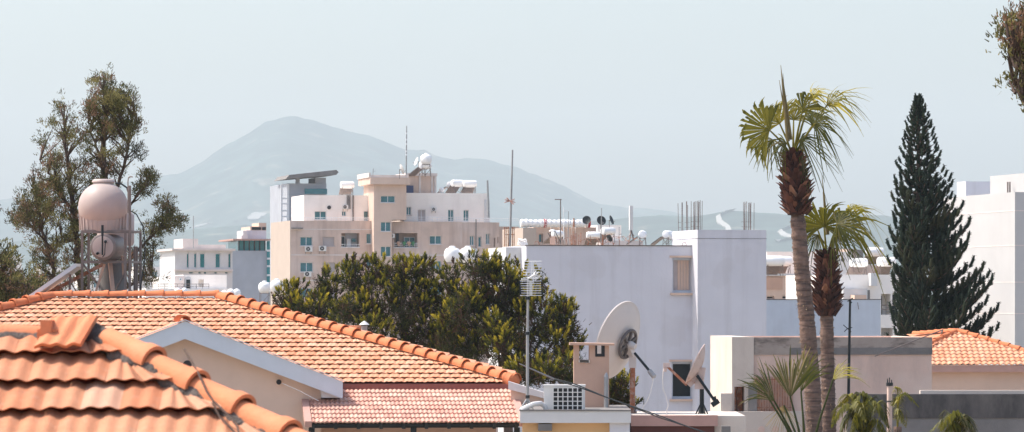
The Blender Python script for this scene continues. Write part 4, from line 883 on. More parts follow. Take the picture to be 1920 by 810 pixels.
# chimney
ch = thing('chimney', 'salmon rendered chimney with flat cap slab and broken side opening', 'chimney', at(1112, HY, 85.9) - Vector((0, 0, CZ)))
Oc = np.array(ch.location); yc = 85.9
def C_(px, py, dy=0): return np.array(at(px, py, yc + dy))
x0, x1, zt_, = C_(1076, 0)[0], C_(1142, 0)[0], C_(0, 647)[2]
xm = C_(1084, 0)[0]; mb = MB(Oc)
hz0 = C_(0, 675)[2]; hz1 = C_(0, 648)[2]; hz2 = C_(0, 664)[2]
xa_, xb_, xc_, xd_ = C_(1086, 0)[0], C_(1105, 0)[0], C_(1117, 0)[0], C_(1132, 0)[0]
def panel(xs, y0, y1):   # wall with two smoke openings passing right through
    segs = [(x0, xa_, 0, zt_), (xa_, xb_, 0, hz0), (xb_, xc_, 0, zt_), (xc_, xd_, 0, hz2), (xd_, x1, 0, zt_)]
    for s0, s1, za, zb_ in segs: mb.box(s0, s1, y0, y1, za, zb_)
panel(None, yc, yc + .12); panel(None, yc + .6, yc + .72); mb.box(x0, x0 + .1, yc + .12, yc + .6, 0, hz0); mb.box(x1 - .1, x1, yc + .12, yc + .6, 0, zt_)
stack = mb.build('stack', M['chimney'], ch)
mb = MB(Oc); mb.box(x0 + .11, x1 - .11, yc + .13, yc + .59, hz0 - .6, hz0 - .3); mb.build('dark_floor', M['dark'], stack)  # dark block inside the stack, below the openings
mb = MB(Oc); n = 9
for k in range(n): x = xa_ + (xb_ - xa_) * (k + .5) / n; mb.box(x - .022, x + .02, yc - .035, yc + .0, hz0 - .05 - .02 * random.random(), hz0 + .012 * random.random())
mb.build('broken_render', M['oldcream'], stack)
mb = MB(Oc)
mb.box(xc_ - .01, xc_ + .03, yc - .012, yc, hz2, zt_); mb.box(xd_ - .05, xd_ + .02, yc - .012, yc, hz2, zt_); mb.box(xc_ - .01, xd_ + .02, yc - .012, yc, hz2 - .05, hz2 + .01); mb.build('dark_edging', M['dark'], stack)  # dark strips along the edges of the right opening
mb = MB(Oc); l, r = C_(1068, 0)[0], C_(1152, 0)[0]; mb.prism([(l, yc - .12, C_(0, 642.5)[2]), (r, yc - .12, C_(0, 644)[2]), (r, yc - .12, C_(0, 648)[2]), (l, yc - .12, C_(0, 647)[2])], (0, .95, 0)); mb.build('cap_slab', M['chimney'], ch)
mb = MB(Oc); mb.tube([C_(1136.5, 770, -.15), C_(1136.5, 707, -.15)], .045, 8); mb.lathe([(.05, 0), (.03, .06), (.0, .1)], C_(1136.5, 707, -.15), n=8); mb.build('pipe', M['pole'], ch)

# air conditioner on the slab
r = thing('air_conditioner', 'large white outdoor air conditioner with square wire grille on the yellow house roof', 'air conditioner', (0, 0, 0))
r.location = at(1058, 771, YY + .35); O = np.array(r.location); x0, x1 = A_(1020, 0, .3)[0], A_(1097, 0, .3)[0]; z0, z1 = A_(0, 771, .3)[2] + .03, A_(0, 722, .3)[2]; yf = YY + .3
mb = MB(O); mb.box(x0, x1, yf, yf + .34, z0, z1 - .03); mb.build('casing', M['ac'], r)
mb = MB(O); mb.box(x0 - .01, x1 + .01, yf - .02, yf + .36, z1 - .028, z1 + .01); mb.build('lid', M['ac'], r)
gx0, gx1, gz0, gz1 = A_(1037, 0, .3)[0], A_(1092, 0, .3)[0], A_(0, 769, .3)[2], A_(0, 727, .3)[2]
mb = MB(O); mb.box(gx0, gx1, yf - .008, yf - .001, gz0, gz1); g = mb.build('coil', M['dark'], r)
mb = MB(O)
for k in range(7): x = gx0 + (gx1 - gx0) * k / 6; mb.box(x - .011, x + .011, yf - .05, yf - .035, gz0, gz1)
for k in range(6): z = gz0 + (gz1 - gz0) * k / 5; mb.box(gx0, gx1, yf - .034, yf - .02, z - .009, z + .009)
mb.build('grille', M['ac'], r)
mb = MB(O); mb.tube([A_(1022, 768, .28), A_(1021, 762, .26), A_(1014, 756, .2), A_(1000, 758, .1), A_(984, 765, .05), A_(977, 769.5, .05)], .05, 8); mb.build('pipe_sleeve', M['plastic_white'], r, smooth=True)

# television mast with two grid aerials
r = thing('television_aerial', 'tall grey mast on tripod with stacked grid aerials above the yellow house', 'antenna', at(989, 770, YY + .25)); O = np.array(r.location)
def B_(px, py, dy=.25): return np.array(at(px, py, YY + dy))
mb = MB(O); mb.tube([B_(989, 771), B_(989, 620)], .03, 8); mb.tube([B_(989, 640), B_(990.5, 517)], .024, 8); p_ = mb.build('mast', M['pole'], r, smooth=True)
mb = MB(O)
for y in (744, 625, 559): mb.lathe([(.045, -.03), (.045, .03)], B_(989.3, y), n=8)
mb.build('clamp', M['black'], p_)
for dx, dd in ((-15, -.1), (12, -.1), (2, .35)): mb = MB(O); mb.tube([B_(989, 747), B_(989 + dx, 770, .25 + dd)], .018, 6); mb.build('leg', M['pole'], r)
def grid(px0, px1, py0, py1, n, mt, nm, lean):
    mb = MB(O)
    for k in range(n): y = py0 + (py1 - py0) * k / (n - 1); mb.tube([B_(px0, y, .05 + lean * abs(k - n / 2)), B_(px1, y, .05 + lean * abs(k - n / 2))], .007, 5)
    for px in ((px0 + px1) / 2 - 1.5, (px0 + px1) / 2 + 1.5): mb.tube([B_(px, py0, .08), B_(px, py1, .08)], .011, 5)
    return mb.build(nm, mt, r)
grid(981, 1016, 490, 521, 7, M['alu'], 'grid_reflector', .0); grid(975, 1016, 527, 554, 7, M['alu'], 'grid_reflector', .0)
for a_, b_ in ((974.5, 976), (1015.5, 1016.5)): mb = MB(O); mb.bar(B_(a_, 527, .0), B_(b_, 552, .0), .028, .03); mb.build('side_bracket', M['black'], r)
mb = MB(O)
for a_, b_ in (((990, 522), (1004, 514)), ((990, 521), (1008, 522)), ((998, 518), (1005, 508)), ((1000, 520), (1010, 510)), ((1001, 522), (1012, 518)), ((990, 524), (978, 523))): mb.tube([B_(*a_, -.1), B_(*b_, -.25)], .014, 5)
mb.build('dipole', M['alu'], r)

# pink parapet
pk = thing('parapet', 'pinkish rendered parapet with shadow beneath coloured dark red, below the small dish', 'parapet', at(1265, HY, 86) - Vector((0, 0, CZ))); O = np.array(pk.location)
def K_(px, py, dy=0): return np.array(at(px, py, 86 + dy))
mb = MB(O); mb.box(K_(1183, 0)[0], K_(1346, 0)[0], 86, 86.25, K_(0, 799)[2], K_(0, 779)[2]); mb.build('wall', M['verge'], pk)
mb = MB(O); mb.box(K_(1183, 0)[0] + .01, K_(1400, 0)[0], 86.26, 90, 0, K_(0, 781)[2]); mb.build('roof_slab', M['oldcream'], pk)
mb = MB(O); mb.box(K_(1183, 0)[0], K_(1340, 0)[0], 86.05, 86.24, K_(0, 850)[2], K_(0, 799)[2] - .003); mb.build('underside', M['redbrown'], pk)  # dark red strip paints in the shadow beneath the parapet
o = MB(); o.box(*[v for v in (K_(1349, 0)[0], K_(1366, 0)[0])], 85.2, 85.5, 0, K_(0, 797)[2]); tag(o.build('bollard_pier', M['conc']), 'short dark concrete pier in front of the old cream wall', 'pier')

# big dish
def dish(mb, R, depth, rim=.02, n=40):
    """paraboloid opening towards +y, hub at origin; both faces"""
    pr = [(R * t, depth * t * t) for t in np.linspace(0, 1, 9)]
    return pr
YD = 88.6
r = thing('satellite_dish', 'large pinkish white satellite dish seen from behind on a rusty pole', 'satellite dish', at(1186, 772, YD)); O = np.array(r.location)
hub = np.array(at(1171, 652, YD - .35)); cD = np.array(at(1166, 641, YD - .1))
R = m_of(74, YD)   # half the long axis
# the dish looks away from the camera, up and to the left
ax = unit(np.array((-.82, .49, .305)))
pr = [(R * t, .20 * t * t * R / .8) for t in np.linspace(0, 1, 10)]
pr2 = [(q, h + .02) for q, h in pr[::-1]]
cen = cD - ax * .10
mb = MB(O); mb.lathe(pr + [(R + .025, pr[-1][1] + .0), (R + .03, pr[-1][1] + .03), (R, pr[-1][1] + .03)] + pr2[1:], cen, axis=ax, n=56); d_ = mb.build('reflector', M['dish'], r, smooth=True)
x_ = unit(np.cross(ax, (0, 0, 1))); y_v = np.cross(x_, ax)
rr = m_of(27, YD); mb = MB(O); th_ = np.linspace(0, 2 * math.pi, 33)
mb.tube([cen - ax * .05 + rr * (math.cos(t) * x_ + math.sin(t) * y_v) for t in th_], .034, 8)
rg = mb.build('back_ring', M['ring'], r, smooth=True)
mb = MB(O)
for t in (.5, 1.55, 2.6, 3.65, 4.7, 5.75): mb.bar(cen - ax * .06, cen - ax * .05 + rr * (math.cos(t) * x_ + math.sin(t) * y_v), .055, .05)
mb.build('rib', M['ring'], rg)
piv = np.array(at(1186, 668, YD))
mb = MB(O); mb.bar(cen - ax * .05, piv, .11, .13); mb.lathe([(.06, -.1), (.085, 0), (.06, .12)], cen - ax * .12, axis=-ax, n=12); mb.box(piv[0] - .075, piv[0] + .075, piv[1] - .075, piv[1] + .075, piv[2] - .24, piv[2] + .05); mb.build('mount', M['dish'], r)
mb = MB(O); mb.tube([piv - (0, 0, .1), np.array(at(1186, 775, YD))], .055, 10); mb.build('pole', M['rust'], r, smooth=True)
mb = MB(O)
for dx in (-6, 7, 2): mb.bar(np.array(at(1186, 762, YD)), np.array(at(1186 + dx, 774, YD + (.1 if dx == 2 else -.08))), .03)
mb.build('foot', M['steel'], r)
mb = MB(O); e0, e1 = np.array(at(1190, 662, YD - .25)), np.array(at(1224, 703, YD - .5)); mb.tube([e0, e1], .028, 8); ac_ = mb.build('actuator_arm', M['black'], r, smooth=True)
mb = MB(O); dd = unit(e1 - e0); mb.lathe([(.05, -.12), (.055, -.03), (.055, .05), (.03, .07)], e1, axis=dd, n=10); mb.build('actuator_motor', M['pole'], ac_)
mb = MB(); c = [np.array(at(x, y, YD - .5)) for x, y in ((1224, 705), (1224, 715), (1220, 735), (1213, 752), (1204, 766), (1199, 772))]; mb.tube(c, .012, 5); tag(mb.build('cable', M['plastic_white'], None, smooth=True), 'thin white cable hanging from the big dish actuator', 'cable')
# smaller dish
YS = 86.4
r = thing('satellite_dish', 'smaller rust-stained dish seen edge on, on a black tripod', 'satellite dish', at(1316, 776, YS)); O = np.array(r.location)
lo_, hi_ = np.array(at(1287, 720, YS)), np.array(at(1321, 648, YS)); c_ = (lo_ + hi_) / 2 + np.array((.07, 0, -.02)); R = np.linalg.norm(hi_ - lo_) / 2
up_ = unit(hi_ - lo_); ax = unit(np.cross(up_, (0, 1., 0)));
if ax[0] > 0: ax = -ax
ax = unit(ax + np.array((0, .13, 0)))
pr = [(R * t, .13 * t * t) for t in np.linspace(0, 1, 9)]
mb = MB(O); mb.lathe(pr + [(R + .015, .13), (R + .015, .15), (R, .15)] + [(q, h + .015) for q, h in pr[::-1]][1:], c_ - ax * .06, axis=ax, n=40); mb.build('reflector', M['dishrust'], r, smooth=True)
bk_ = np.array(at(1312, 722, YS)); mb = MB(O); mb.bar(c_ - ax * .08, bk_, .16, .12); mb.box(bk_[0] - .1, bk_[0] + .08, bk_[1] - .08, bk_[1] + .08, bk_[2] - .08, bk_[2] + .07)
mb.bar(np.array(at(1290, 722, YS)), np.array(at(1311, 700, YS)), .08, .14); mb.build('mount', M['dishrust'], r)
mb = MB(O); l0 = np.array(at(1250, 686, YS - .02)); mb.bar(np.array(at(1288, 722, YS)), l0, .055, .05); am = mb.build('feed_arm', M['rust'], r)
mb = MB(O); mb.box(l0[0] - .07, l0[0] + .06, l0[1] - .05, l0[1] + .05, l0[2] - .03, l0[2] + .06); mb.lathe([(.04, 0), (.03, .1)], l0 - (.02, 0, .02), axis=(-.2, 0, -1), n=8); mb.build('receiver', M['dishrust'], am)
mb = MB(O); mb.tube([np.array(at(1316, 728, YS)), np.array(at(1316, 776, YS))], .045, 8)
po = mb.build('post', M['black'], r, smooth=True)
for dx, dy in ((-11, -.1), (11, -.1), (-6, .25), (6, .25)): mb = MB(O); mb.tube([np.array(at(1316, 752, YS)), np.array(at(1316 + dx, 776, YS + dy))], .015, 6); mb.build('leg', M['black'], r)
mb = MB(O); e0, e1 = np.array(at(1307, 704, YS - .12)), np.array(at(1343, 756, YS - .2)); mb.tube([e0, e1], .03, 8); ac_ = mb.build('actuator_arm', M['black'], r, smooth=True)
mb = MB(O); mb.bar(e1 + (-.09, 0, -.04), e1 + (.05, 0, .05), .12, .1); mb.bar(e1 + (.0, 0, 0), e1 + (-.03, 0, .14), .04); mb.build('actuator_motor', M['black'], ac_)
mb = MB(); c = [np.array(at(x, y, YS)) for x, y in ((1244, 690), (1242, 710), (1243, 728), (1249, 745), (1253, 760), (1250, 768), (1250, 778))]; mb.tube(c, .014, 5); tag(mb.build('cable', M['plastic_white'], None, smooth=True), 'white cable hanging from the small dish feed arm', 'cable')
# long black cable crossing in front
mb = MB(); c = [np.array(at(x, y, 84 - k * .25)) for k, (x, y) in enumerate(((975, 690), (1040, 712), (1080, 724), (1140, 746), (1190, 765), (1240, 784), (1290, 800), (1340, 818), (1400, 840)))]; c[0][1] = 90
for off in (0, .03): mb.tube([p + np.array((0, 0, off * .6 * (k % 3))) for k, p in enumerate(c)], .012, 5)
tag(mb.build('power_cable', M['black'], None, smooth=True), 'black twin cable sagging across in front of the dishes', 'cable')

# ------------------------------------------------------------------ water tank stand on the terrace of the middle house
YT = 97.0
zt0 = R1[2] - .75
st = thing('tank_stand', 'rusty pipe frame stand carrying the big tank above the tiled roof', 'tank stand', (at(200, HY, YT).x, YT, zt0)); O = np.array(st.location)
def T_(px, py, dy=0): return np.array(at(px, py, YT + dy))
xsl, xsr = T_(154, 0)[0], T_(257, 0)[0]
ztop = T_(0, 434)[2]; zmid = T_(0, 491)[2]
for (x, dy) in ((xsl, 0), (T_(235, 0)[0], 0), (xsr, .9), (T_(158, 0)[0], 1.0), (T_(243, 0)[0], 0)): mb = MB(O); mb.bar((x, YT + dy, zt0), (x, YT + dy, ztop), .055); mb.build('leg', M['steel'], st)
for z in (ztop, zmid):
    mb = MB(O); mb.bar((xsl, YT, z), (T_(243, 0)[0], YT, z), .06); mb.bar((xsl, YT + 1, z), (xsr, YT + .9, z), .05); mb.bar((xsl, YT, z), (xsl, YT + 1, z), .05); mb.bar((T_(243, 0)[0], YT, z), (xsr, YT + .9, z), .05); mb.build('cross_rail', M['steel'], st)
mb = MB(O); mb.bar(T_(156, 495), T_(188, 540, .2), .035); mb.bar(T_(243, 495), T_(215, 548, .3), .03); mb.build('brace', M['steel'], st)
mb = MB(O); mb.tube([T_(243.5, 548, -.06), T_(243.5, 348, -.06)], .03, 6); mb.build('pipe', M['steel'], st)
mb = MB(O); mb.tube([T_(240, 400, -.1), T_(240, 340, -.1), T_(241, 333, -.1), T_(244, 331, -.1), T_(249, 332, -.1)], .014, 5); mb.build('pipe', M['steel'], st)
tk = thing('water_tank', 'big rounded pinkish white water tank with lid on the tallest stand', 'water tank', tuple(T_(192, 430, .45))); O = np.array(tk.location)
c = T_(194, 388, .45); Rr = m_of(47, YT)
pr = []
for t in np.linspace(-1, 1, 19):
    a = t * math.pi / 2; pr.append((Rr * max(0.01, math.cos(a)) ** .95, Rr * .98 * math.sin(a)))
mb = MB(O); mb.lathe([(Rr * .86, -Rr * .98), (Rr * .9, -Rr * .9), (Rr * .93, -Rr * .5), (Rr * .97, -.2 * Rr)], c, n=40); mb.build('skirt', M['tank'], tk, smooth=True, ang=60)
mb = MB(O); mb.lathe(pr, c + (0, -.06, 0), n=44); b_ = mb.build('shell', M['tank'], tk, smooth=True, ang=80)
mb = MB(O); zz = Rr * .93; mb.lathe([(Rr * .42, zz), (Rr * .42, zz + .03), (Rr * .47, zz + .035), (Rr * .46, zz + .065), (Rr * .38, zz + .105), (Rr * .05, zz + .11)], c, n=28); mb.build('lid', M['tank'], tk, smooth=True, ang=40)
mb = MB(O)
for k in range(14): a = math.pi + .1 + k * .21; mb.bar(c + (Rr * .95 * math.cos(a), Rr * .9 * math.sin(a), -Rr * .95), c + (Rr * .98 * math.cos(a), Rr * .93 * math.sin(a), -.2 * Rr), .02)
mb.build('ribs', M['tank'], b_)
mb = MB(O); mb.tube([T_(192, 422, -.6), T_(192, 442, -.6)], .03, 6); mb.build('outlet_pipe', M['black'], tk); mb = MB(O); mb.tube([T_(216, 343, .3), T_(228, 345, .3), T_(238, 352, .3), T_(242, 366, .2)], .02, 6); mb.build('hose', M['black'], tk, smooth=True)
# hot-water cylinder under it
hc = thing('water_tank', 'small round hot water cylinder seen end on under the big tank', 'water heater', tuple(T_(193, 491, 0))); O = np.array(hc.location)
c = T_(193, 463, -.25); r0 = m_of(25, YT)
mb = MB(O); mb.lathe([(r0 * .9, 0), (r0, .02), (r0, .06), (r0, 1.2), (r0 * .9, 1.25)], c, axis=(.12, 1, 0), n=32); bd = mb.build('cylinder', M['steel'], hc, smooth=True, ang=40)
mb = MB(O); mb.lathe([(r0 * .80, -.012), (r0 * .7, -.02), (r0 * .02, -.024)], c, axis=(.12, 1, 0), n=28); mb.build('end_plate', M['tank'], bd, smooth=True)
mb = MB(O)
for dx, dz in ((5, 10), (-10, -12)): q = c + (m_of(dx, YT), -.03, m_of(dz, YT)); mb.lathe([(.035, 0), (.035, .06), (.015, .1)], q, axis=(0, -1, 0), n=10)
mb.tube([c + (m_of(5, YT), -.08, m_of(10, YT)), c + (m_of(4, YT), -.1, m_of(-14, YT)), c + (m_of(0, YT), -.09, m_of(-19, YT))], .012, 5); mb.build('valve', M['black'], bd)
mb = MB(O); mb.tube([T_(192, 424, -.55), T_(192, 478, -.4)], .02, 6); mb.build('pipe', M['black'], hc)
# second tank behind
t2 = thing('water_tank', 'second pale tank partly hidden behind the big rounded tank', 'water tank', tuple(T_(218, 470, 1.6))); O = np.array(t2.location)
mb = MB(O); mb.lathe([(.02, 0), (.40, .02), (.43, .1), (.43, .72), (.36, .8), (.1, .86)], T_(217, 462, 1.9), n=30); mb.build('shell', M['tank'], t2, smooth=True, ang=50)
mb = MB(O)
for a in range(4): x, y = (-.4 if a % 2 else .4), (-.3 if a < 2 else .3); q = T_(222, 462, 1.7); mb.bar(q + (x, y, 0), (q[0] + x, q[1] + y, zt0), .05)
mb.build('stand', M['steel'], t2)
cy = thing('concrete_chimney', 'cylindrical concrete flue standing beneath the water tanks', 'flue', tuple(T_(208, 548, .8))); O = np.array(cy.location)
mb = MB(O); q = T_(212, 490, .8); mb.lathe([(.30, 0), (.32, q[2] - zt0 + .0)], (q[0], q[1], zt0), n=24); mb.build('flue', M['conc'], cy, smooth=True, ang=50)
mb = MB(O); mb.bar(T_(206, 490, .3), T_(212, 548, .1), .09, .05); mb.bar(T_(196, 495, .1), T_(180, 546, .1), .06, .05); mb.bar(T_(229, 480, .3), T_(232, 520, .2), .04, .04); mb.build('boards', M['chimney'], cy)
# solar collectors sloping down to the left
pa, pb = T_(140, 494, -.3), T_(36, 566, -.9)
sc_ = thing('solar_collector', 'long pale solar collector sloping down left from the tank stand', 'solar panel', tuple(pb)); O = np.array(sc_.location)
dn = unit(pb - pa); sd_ = np.array((.05, 1.0, 0.)); sd_ = unit(sd_); nu = unit(np.cross(sd_, dn));
if nu[2] < 0: nu = -nu
mb = MB(O); mb.prism([pa, pb, pb - nu * .08, pa - nu * .09], sd_ * 1.0); mb.build('box', M['white'], sc_)
mb = MB(O); mb.prism([pa + nu * .006 + sd_ * .05 + dn * .06, pb + nu * .006 + sd_ * .05 - dn * .06, pb + nu * .002 + sd_ * .05 - dn * .06, pa + nu * .002 + sd_ * .05 + dn * .06], sd_ * .9); mb.build('glass', M['panel'], sc_)
mb = MB(O); mb.bar(T_(194, 495, .2), T_(66, 562, .0), .05, .08); mb.build('support_beam', M['rust'], sc_)
mb = MB(O); q = pa + dn * .3 + sd_ * .5; mb.bar(q - nu * .1, (q[0], q[1], zt0), .045); mb.build('leg', M['steel'], sc_)
mb = MB(); c = [T_(x, y, -.05) for x, y in ((246, 396), (256, 402), (268, 425), (272, 455), (271, 490), (266, 520), (262, 548))]; mb.tube(c, .014, 5); tag(mb.build('hose', M['black'], None, smooth=True), 'thin black hose looping down beside the tank stand', 'hose')

# ------------------------------------------------------------------ masts and poles
def pole(px, y0, y1, Y, r_, mt, nm, lab, cat, lean=0, extra=None, base=None):
    t = thing(nm, lab, cat, at(px, y1, Y)); O = np.array(t.location); mb = MB(O); a = np.array(at(px, y1, Y)); b = np.array(at(px + lean, y0, Y))
    if base is not None: a[2] = base
    mb.tube([a, a + (b - a) * .45, b], [r_, r_ * .9, r_ * .7], 6); mb.build('pole', mt, t)
    if extra: extra(t, O)
    return t
def X1(t, O):
    Y = 165; mb = MB(O); c = np.array(at(956, 377, Y))
    for dx, dz in ((-9, 3), (-10, -3), (9, 4), (10, -3), (-6, 6), (7, -6), (-8, 0), (8, 0)): mb.bar(c, c + (m_of(dx, Y), -.1, m_of(dz, Y)), .05, .025)
    mb.build('dipole', M['verge'], t)
    mb = MB(O)
    for px in (946, 949, 953, 957, 961, 964): mb.tube([np.array(at(px, 462, Y)), np.array(at(px, 425, Y))], .02, 5)
    for z in (440, 428): mb.tube([np.array(at(945, z, Y)), np.array(at(965, z, Y))], .015, 5)
    mb.build('rusty_bracket', M['rust'], t)
pole(956, 281, 462, 165, .045, M['pole'], 'antenna_mast', 'tallest thin roof mast with star-shaped dipole and rusty base bars', 'antenna', lean=5, extra=X1)
pole(916, 338, 408, 440, .13, M['pole'], 'roof_pole', 'bare slanting pole at the right end of the penthouse roof', 'pole', lean=-2)
def X2(t, O):
    mb = MB(O)
    for y in (250, 262, 270, 284, 290): mb.lathe([(.09, -.1), (.09, .1)], np.array(at(762, y, 466)), n=6)
    mb.build('insulator', M['alu'], t)
pole(761.5, 236, 328, 466, .075, M['pole'], 'radio_mast', 'thin radio mast rising from the stair tower roof', 'antenna', lean=1, extra=X2)
def yagi(Y, boom, els, mt='steel', w=.05):
    def f(t, O):
        mb = MB(O); a, b = [np.array(at(*q, Y)) for q in boom]; mb.bar(a, b, w)
        for k in range(els): p = a + (b - a) * (k + .3) / els; mb.bar(p - (0, .5, 0), p + (0, .5, 0), w * .6)
        mb.build('boom', M[mt], t)
    return f
pole(1051, 374, 458, 250, .04, M['steel'], 'television_aerial', 'roof aerial with horizontal boom above the silver duct', 'antenna', lean=0, extra=yagi(250, ((1040, 374), (1053, 374)), 5, w=.05))
pole(1057, 388, 450, 255, .03, M['alu'], 'television_aerial', 'thin pale aerial with two short booms right of the horizontal one', 'antenna', extra=yagi(255, ((1057, 396), (1065, 395)), 3, 'alu'))
pole(1076, 409, 426, 290, .07, M['rust'], 'roof_pole', 'short rusty stub standing in front of the silver duct', 'pole')
pole(1591, 561, 740, 110, .04, M['black'], 'antenna_pole', 'black wiry aerial pole leaning beside the second palm trunk', 'antenna', lean=3, extra=lambda t, O: (lambda mb: ([mb.bar(np.array(at(1589, 616, 110)), np.array(at(1589 + dx, 616 + dy, 110)), .02) for dx, dy in ((-8, -7), (9, -2), (-6, 6), (7, 6))], [mb.bar(np.array(at(1593, 563, 110)), np.array(at(1593 + dx, 563 + dy, 110)), .03) for dx, dy in ((6, -4), (-4, 2), (4, 5))], mb.build('dipole', M['black'], t)))(MB(O)))
# column with starter bars by the dark wall
YP = 104; cp = thing('concrete_column', 'slim concrete column with starter bars standing before the dark wall', 'column', at(1668, HY, YP) - Vector((0, 0, CZ))); O = np.array(cp.location)
q = np.array(at(1668, 722, YP)); mb = MB(O); mb.lathe([(m_of(5.2, YP), 0), (m_of(5, YP), q[2])], (q[0], q[1], 0), n=16); mb.build('shaft', M['pinkwall'], cp, smooth=True, ang=50)
mb = MB(O); mb.lathe([(m_of(6.5, YP), q[2] - .02), (m_of(6.5, YP), q[2] + .06)], (q[0], q[1], 0), n=16); mb.lathe([(m_of(5.8, YP), q[2] - .41), (m_of(5.8, YP), q[2] - .38)], (q[0], q[1], 0), n=16); mb.build('collar', M['black'], cp)
mb = MB(O)
for dx, h in ((-4, 12), (-3.2, 9), (0, 14), (3.8, 10)): mb.tube([q + (m_of(dx, YP), 0, 0), q + (m_of(dx, YP), 0, m_of(h, YP))], .012, 5)
mb.build('starter_bars', M['black'], cp)

# ------------------------------------------------------------------ water tanks and heaters on the roofs
def ball_tank(label, group=None):
    r = thing('water_tank', label, 'water tank', (0, 0, 0), 0, group); mb = MB()
    mb.lathe([(.3, 0), (.42, .06), (.56, .3), (.6, .55), (.56, .8), (.42, 1.0), (.2, 1.08)], (0, 0, .5), n=24); mb.build('shell', M['whitetank'], r, smooth=True, ang=60)
    mb = MB(); mb.lathe([(.2, 0), (.22, .08), (.1, .12)], (0, 0, 1.57), n=16); mb.build('lid', M['whitetank'], r, smooth=True, ang=50)
    mb = MB()
    for x in (-.4, .4):
        for y in (-.4, .4): mb.bar((x, y, -.6), (x, y, .56), .04)
    for y in (-.4, .4): mb.bar((-.4, y, .5), (.4, y, .5), .04)
    mb.bar((-.4, -.4, -.5), (.4, -.4, .4), .03); mb.build('stand', M['steel'], r); return r
def heater(label, group=None):
    """horizontal cylinder with domed ends on a frame, collector in front of it"""
    r = thing('solar_water_heater', label, 'water heater', (0, 0, 0), 0, group); mb = MB()
    mb.lathe([(.1, -.95), (.4, -.88), (.47, -.7), (.47, .7), (.4, .88), (.1, .95)], (0, 0, 1.35), axis=(1, 0, 0), n=24); mb.build('cylinder', M['whitetank'], r, smooth=True, ang=40)
    mb = MB()
    for x in (-.7, .7): mb.bar((x, .4, 0), (x, .3, 1.0), .05); mb.bar((x, -.4, 0), (x, -.3, 1.0), .05); mb.bar((x, -.4, .9), (x, .4, .9), .05); mb.bar((x, -.35, .2), (x, .35, .9), .04)
    mb.bar((-.7, -.35, .88), (.7, -.35, .88), .05); mb.bar((-.7, -.35, .1), (.7, -.35, .88), .04); mb.build('stand', M['steel'], r)
    mb = MB(); mb.prism([(-.8, -.6, 1.0), (.8, -.6, 1.0), (.8, -1.9, .1), (-.8, -1.9, .1)], (0, .04, .1)); p_ = mb.build('collector', M['steel'], r)
    mb = MB(); mb.prism([(-.74, -.62, 1.09), (.74, -.62, 1.09), (.74, -1.84, .25), (-.74, -1.84, .25)], (0, -.01, .012)); mb.build('glass', M['panel'], p_)
    return r
bt = ball_tank('left of three white ball tanks in front of the brown apartment wall'); hw_ = heater('white heater tank on the left roof of the penthouse, on a tall frame')
place(bt, at(848, 506, 205), 0, sc=m_of(32, 205) / 1.2)
def bp(px, py, Y, wpx, lab, rz=0, grp=None):
    o = copy_tree(bt); place(o, at(px, py, Y), rz, lab, m_of(wpx, Y) / 1.2)
    if grp: o['group'] = grp
    return o
bp(862, 505, 207, 26, 'middle and smallest of three white ball tanks before the brown wall', .4); bp(877, 506, 205, 32, 'right of three white ball tanks, beside the tall pine top', .9)
bp(925, 510, 205, 20, 'white tank half hidden between the pine top and white building', .3)
bp(496, 560, 150, 24, 'left white ball tank beside the pine, above the roof hip', .2); bp(519, 559, 149, 26, 'right white ball tank touching the leftmost pine', .7)
for i, (px, w_) in enumerate(((421, 13), (433, 15), (444, 15))): bp(px, 562, 190, w_, ['leftmost', 'middle', 'rightmost'][i] + ' small white tank peeping over the tiled ridge end below the grey office', i * .5)
for i, (px, w_) in enumerate(((333, 12), (346, 12))): bp(px, 556, 200, w_, ['left', 'right'][i] + ' tiny white tank just behind the tiled ridge under the cream house', i * .5)
def hp(px, py, Y, s, lab, rz=0, src=None):
    o = copy_tree(src or hw_); place(o, at(px, py, Y), rz + math.pi, lab, s * .85); return o
place(hw_, FA.w(FA.x(651, 4), 4, FA.z(651, 366, 4)), AY + math.pi, sc=.85)
YH = 478
hp(797, 331, 474, 1.1, 'heater tank highest of all on the stair tower roof', rad(60))
hp(858, 363, YH, 1.0, 'heater tank with dark panel on the right penthouse roof', rad(30)); hp(845, 364, YH + 2, .9, 'dark-sided heater left of another on the right penthouse roof', rad(80))
hp(881, 364, YH, 1.0, 'white heater tank at the far right end of the penthouse roof', AY)
bp(806, 364, YH, 14, 'squat white tank below the stair tower room', 0); bp(828, 365, YH, 10, 'small white tank between squat tank and paired heaters', 0)
bp(799, 318, 470, 22, 'ball tank on top of the stair tower stand', 0)
hp(1205, 461, 180, .42, 'striped little heater standing on the white building roof', rad(85)); hp(1252, 461, 181, .42, 'little heater with black end cap near the white tower', rad(70))
bp(1257, 455, 181, 14, 'dark round end tank beside the little heater by the white tower', 0).children[0].data
for ch_ in COL.objects:
    pass
hp(1452, 517, 258, .78, 'left heater tank on the cream house roof behind the tall palm', AY); hp(1466, 517, 262, .78, 'right heater tank on the cream house roof behind the tall palm', AY)
hp(1610, 517, 232, .62, 'left white heater on the stepped cream house roof', AY); hp(1662, 517, 232, .66, 'white heater next to the dark conifer on the stepped house roof', AY)
hp(1640, 497, 335, .9, 'far heater on the brown-topped house roof', AY)
hp(1045, 458, 262, .55, 'heater frame among wires behind the white building roof edge', rad(50)); hp(1140, 455, 300, .7, 'pinkish heater beneath two dark dishes', rad(40)); hp(1112, 460, 290, .6, 'heater at the foot of the beige building right end', rad(10))

